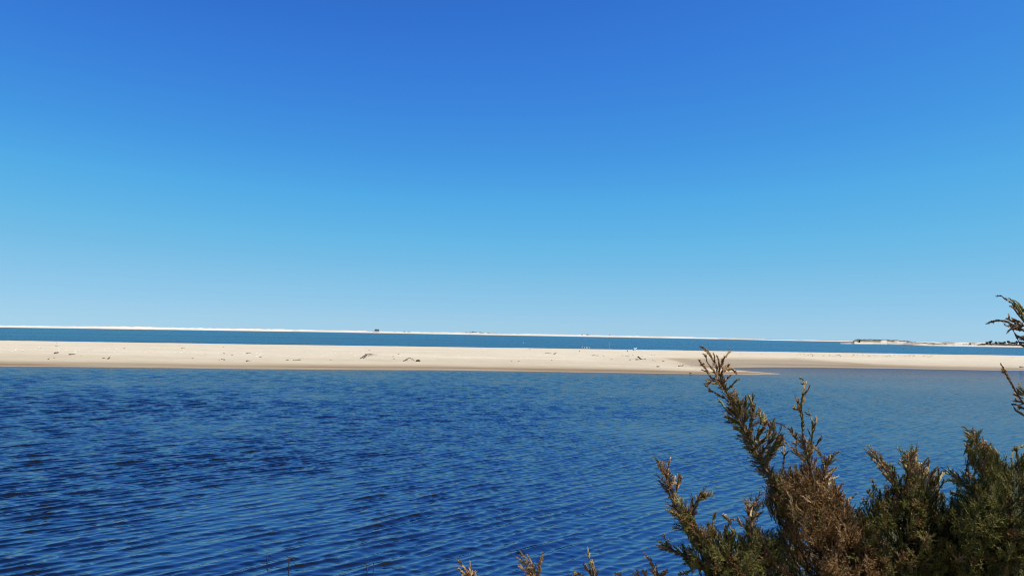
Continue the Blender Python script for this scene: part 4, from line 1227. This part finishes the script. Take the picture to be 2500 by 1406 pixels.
D.dress(d2, 30, (0.03, 0.055), 0.25, t0=0.03, t1=0.6)
PD = [(2372, 1062), (2385, 1080), (2402, 1078), (2426, 1094), (2450, 1112), (2466, 1114), (2492, 1104), (2560, 1080), (2640, 1120), (2640, 1500), (2310, 1500), (2305, 1400), (2285, 1300), (2304, 1236), (2330, 1194), (2346, 1184), (2335, 1166), (2360, 1170), (2364, 1148), (2380, 1158), (2394, 1140), (2384, 1116), (2362, 1098)]
D.mass(PD, 2300, (2440, 1440), (0.045, 0.08), 0.26, lambda x, y: 0.12, holes=[(2478, 1205, 42, 50), (2326, 1300, 26, 16)])
D.mass([(2420, 1120), (2620, 1120), (2620, 1500), (2310, 1500), (2320, 1260)], 480, (2440, 1440), (0.05, 0.09), 0.1, 0.1, d0=2.4, lean=0.0)
D.finish()

# --- taller juniper tree just outside the right edge, its branch ends reaching into view
E = Juniper("juniper_tree", (2.25, 1.95), "taller juniper tree cut by the right edge, dark tips reaching above the horizon", 5, 1.9, cat="tree")
def trunk_E():
    b = E.base
    P = smooth_line([b + np.array([0, 0, -0.1]), b + np.array([0.02, 0, 0.6]), b + np.array([-0.05, 0.02, 1.3]), b + np.array([0, 0.0, 2.0])], 0.05)
    V, F = tube_mesh(P, np.linspace(0.055, 0.012, len(P)) * rng.uniform(0.9, 1.1, len(P)), 9)
    mesh_np("trunk", V - b, F, M_bark, E.root)
trunk_E()
def limb_E(pts, r0, r1, h):
    g = E.g
    P = [px3(x, y, 1.9) for x, y in pts] + [np.array([E.base[0], E.base[1], h])]
    S = smooth_line(P, 0.02)
    V, F = tube_mesh(S, np.linspace(r1, r0, len(S)), 7)
    mesh_np("bough", V - E.base, F, M_bark, E.root)
    return S
e1 = limb_E([(2475, 752), (2500, 785), (2560, 850)], 0.012, 0.002, 2.75)
e2 = limb_E([(2455, 784), (2480, 796), (2510, 815), (2570, 880)], 0.012, 0.002, 2.6)
e3 = limb_E([(2468, 930), (2480, 955), (2500, 985), (2560, 1050)], 0.010, 0.002, 2.3)
for P, h in [([(2500, 775), (2486, 756), (2470, 740), (2455, 730), (2443, 722), (2430, 722)], 0.5), ([(2498, 768), (2486, 748), (2474, 736), (2462, 728)], 0.6), ([(2500, 762), (2488, 742), (2476, 732)], 0.6), ([(2497, 770), (2484, 754), (2474, 750), (2464, 746)], 0.5), ([(2502, 782), (2490, 762), (2480, 745)], 0.5),
             ([(2500, 806), (2480, 800), (2460, 786), (2442, 783), (2428, 783), (2418, 786), (2409, 791)], 0.4), ([(2490, 800), (2474, 786), (2464, 780), (2456, 777)], 0.6), ([(2495, 800), (2482, 784), (2470, 777)], 0.6), ([(2500, 796), (2488, 784), (2478, 782)], 0.5), ([(2485, 803), (2470, 798), (2452, 793)], 0.5), ([(2490, 806), (2476, 803), (2464, 806), (2457, 815)], 0.4), ([(2520, 835), (2505, 830), (2487, 828)], 0.2),
             ([(2480, 955), (2466, 932), (2458, 915), (2449, 898), (2442, 885)], 0.6), ([(2464, 928), (2456, 912), (2446, 902)], 0.5), ([(2498, 965), (2486, 952), (2480, 944)], 0.4), ([(2502, 958), (2492, 948), (2484, 944)], 0.4), ([(2494, 972), (2480, 964), (2474, 962)], 0.3), ([(2506, 985), (2490, 980), (2478, 976)], 0.2), ([(2510, 1000), (2494, 994), (2484, 992)], 0.2)]:
    E.cord(P, d0=1.9, hue=0.75, tw=2, tint=h * 0.5, twl=(0.010, 0.018), r0=0.0030)
E.dress(e1, 30, (0.04, 0.07), 0.5, t0=0.15, t1=1.0, ang=(10, 35))
E.dress(e2, 30, (0.04, 0.07), 0.5, t0=0.25, t1=1.0, ang=(10, 35))
E.dress(e3, 44, (0.04, 0.07), 0.4, t0=0.2, t1=1.0, ang=(15, 45))
def crown_E():
    g = E.g
    for i in range(620):
        z = g.uniform(1.75, 3.55); t = (z - 1.75) / 1.8
        rad = 0.62 * (1 - t) ** 0.7 + 0.05
        a = g.uniform(0, 6.283); q = rad * math.sqrt(g.uniform(0.15, 1))
        p = np.array([E.base[0] + q * math.cos(a), E.base[1] + q * math.sin(a), z])
        if p[0] < 0.66 * p[1] + 0.10: continue
        d = np.array([math.cos(a), math.sin(a), 0.9]) + g.normal(0, 0.3, 3)
        E.spray(p, d, g.uniform(0.10, 0.16), 0.25)
crown_E()
E.finish()

# --- sprig tips along the bottom edge
SP = [("small reddish sprig of three thin shoots, leftmost at the bottom edge", 1138, 1.9, [[(1150, 1412), (1136, 1388), (1124, 1374), (1110, 1362)], [(1146, 1406), (1128, 1394), (1116, 1388), (1106, 1384)], [(1152, 1412), (1148, 1392), (1147, 1366)], [(1150, 1410), (1158, 1398), (1163, 1406)]], 0.95, 0.65),
      ("thick tan sprig with several upright shoots, second from the left at the bottom edge", 1300, 1.9, [[(1306, 1412), (1296, 1384), (1284, 1362), (1267, 1342)], [(1304, 1410), (1290, 1378), (1278, 1356)], [(1303, 1410), (1288, 1386), (1274, 1366), (1259, 1358)], [(1306, 1412), (1302, 1386), (1294, 1364), (1286, 1352)], [(1308, 1412), (1316, 1386), (1322, 1364), (1325, 1346)], [(1310, 1412), (1318, 1378), (1320, 1360)], [(1300, 1408), (1280, 1390), (1262, 1376)], [(1312, 1412), (1312, 1390), (1314, 1372)]], 1.0, 0.7),
      ("dark brown green upright sprig standing alone at the bottom edge", 1446, 1.75, [[(1450, 1412), (1446, 1384), (1438, 1360), (1434, 1332)], [(1446, 1408), (1434, 1386), (1426, 1372)], [(1452, 1412), (1450, 1386), (1444, 1364)], [(1425, 1412), (1412, 1400), (1400, 1396)]], 0.6, 0.35),
      ("tan sprig with a tall left shoot, just left of the small green juniper", 1604, 1.9, [[(1606, 1412), (1596, 1382), (1584, 1362), (1570, 1346)], [(1602, 1408), (1594, 1384), (1584, 1372)], [(1608, 1412), (1618, 1396), (1632, 1386)], [(1606, 1410), (1622, 1402), (1628, 1390)], [(1580, 1414), (1574, 1398), (1568, 1390)], [(1566, 1414), (1558, 1402), (1554, 1394)], [(1525, 1414), (1512, 1402), (1498, 1396)], [(1600, 1412), (1598, 1392), (1600, 1378)]], 0.95, 0.6)]
for i, (lab, bx, dep, cords, hue, ti) in enumerate(SP):
    S = Juniper("juniper_sprig", foot(bx, dep + 0.05), lab, 40 + i, dep, cat="sprig", group="juniper sprigs along the bottom edge")
    for P in cords:
        S.cord(P, hue=hue, tw=5, tint=ti, twl=(0.010, 0.024), r0=0.0028, dj=0.015)
    m = S.bough([(cords[0][1][0], cords[0][1][1]), (bx + 6, 1412), (bx + 4, 1480)], 0.008, 0.002, dep)
    S.mass([(bx - 60, 1440), (bx, 1425), (bx + 60, 1440), (bx + 70, 1560), (bx - 70, 1560)], 40, (bx, 1600), (0.04, 0.07), 0.10, 0.4)
    S.finish()
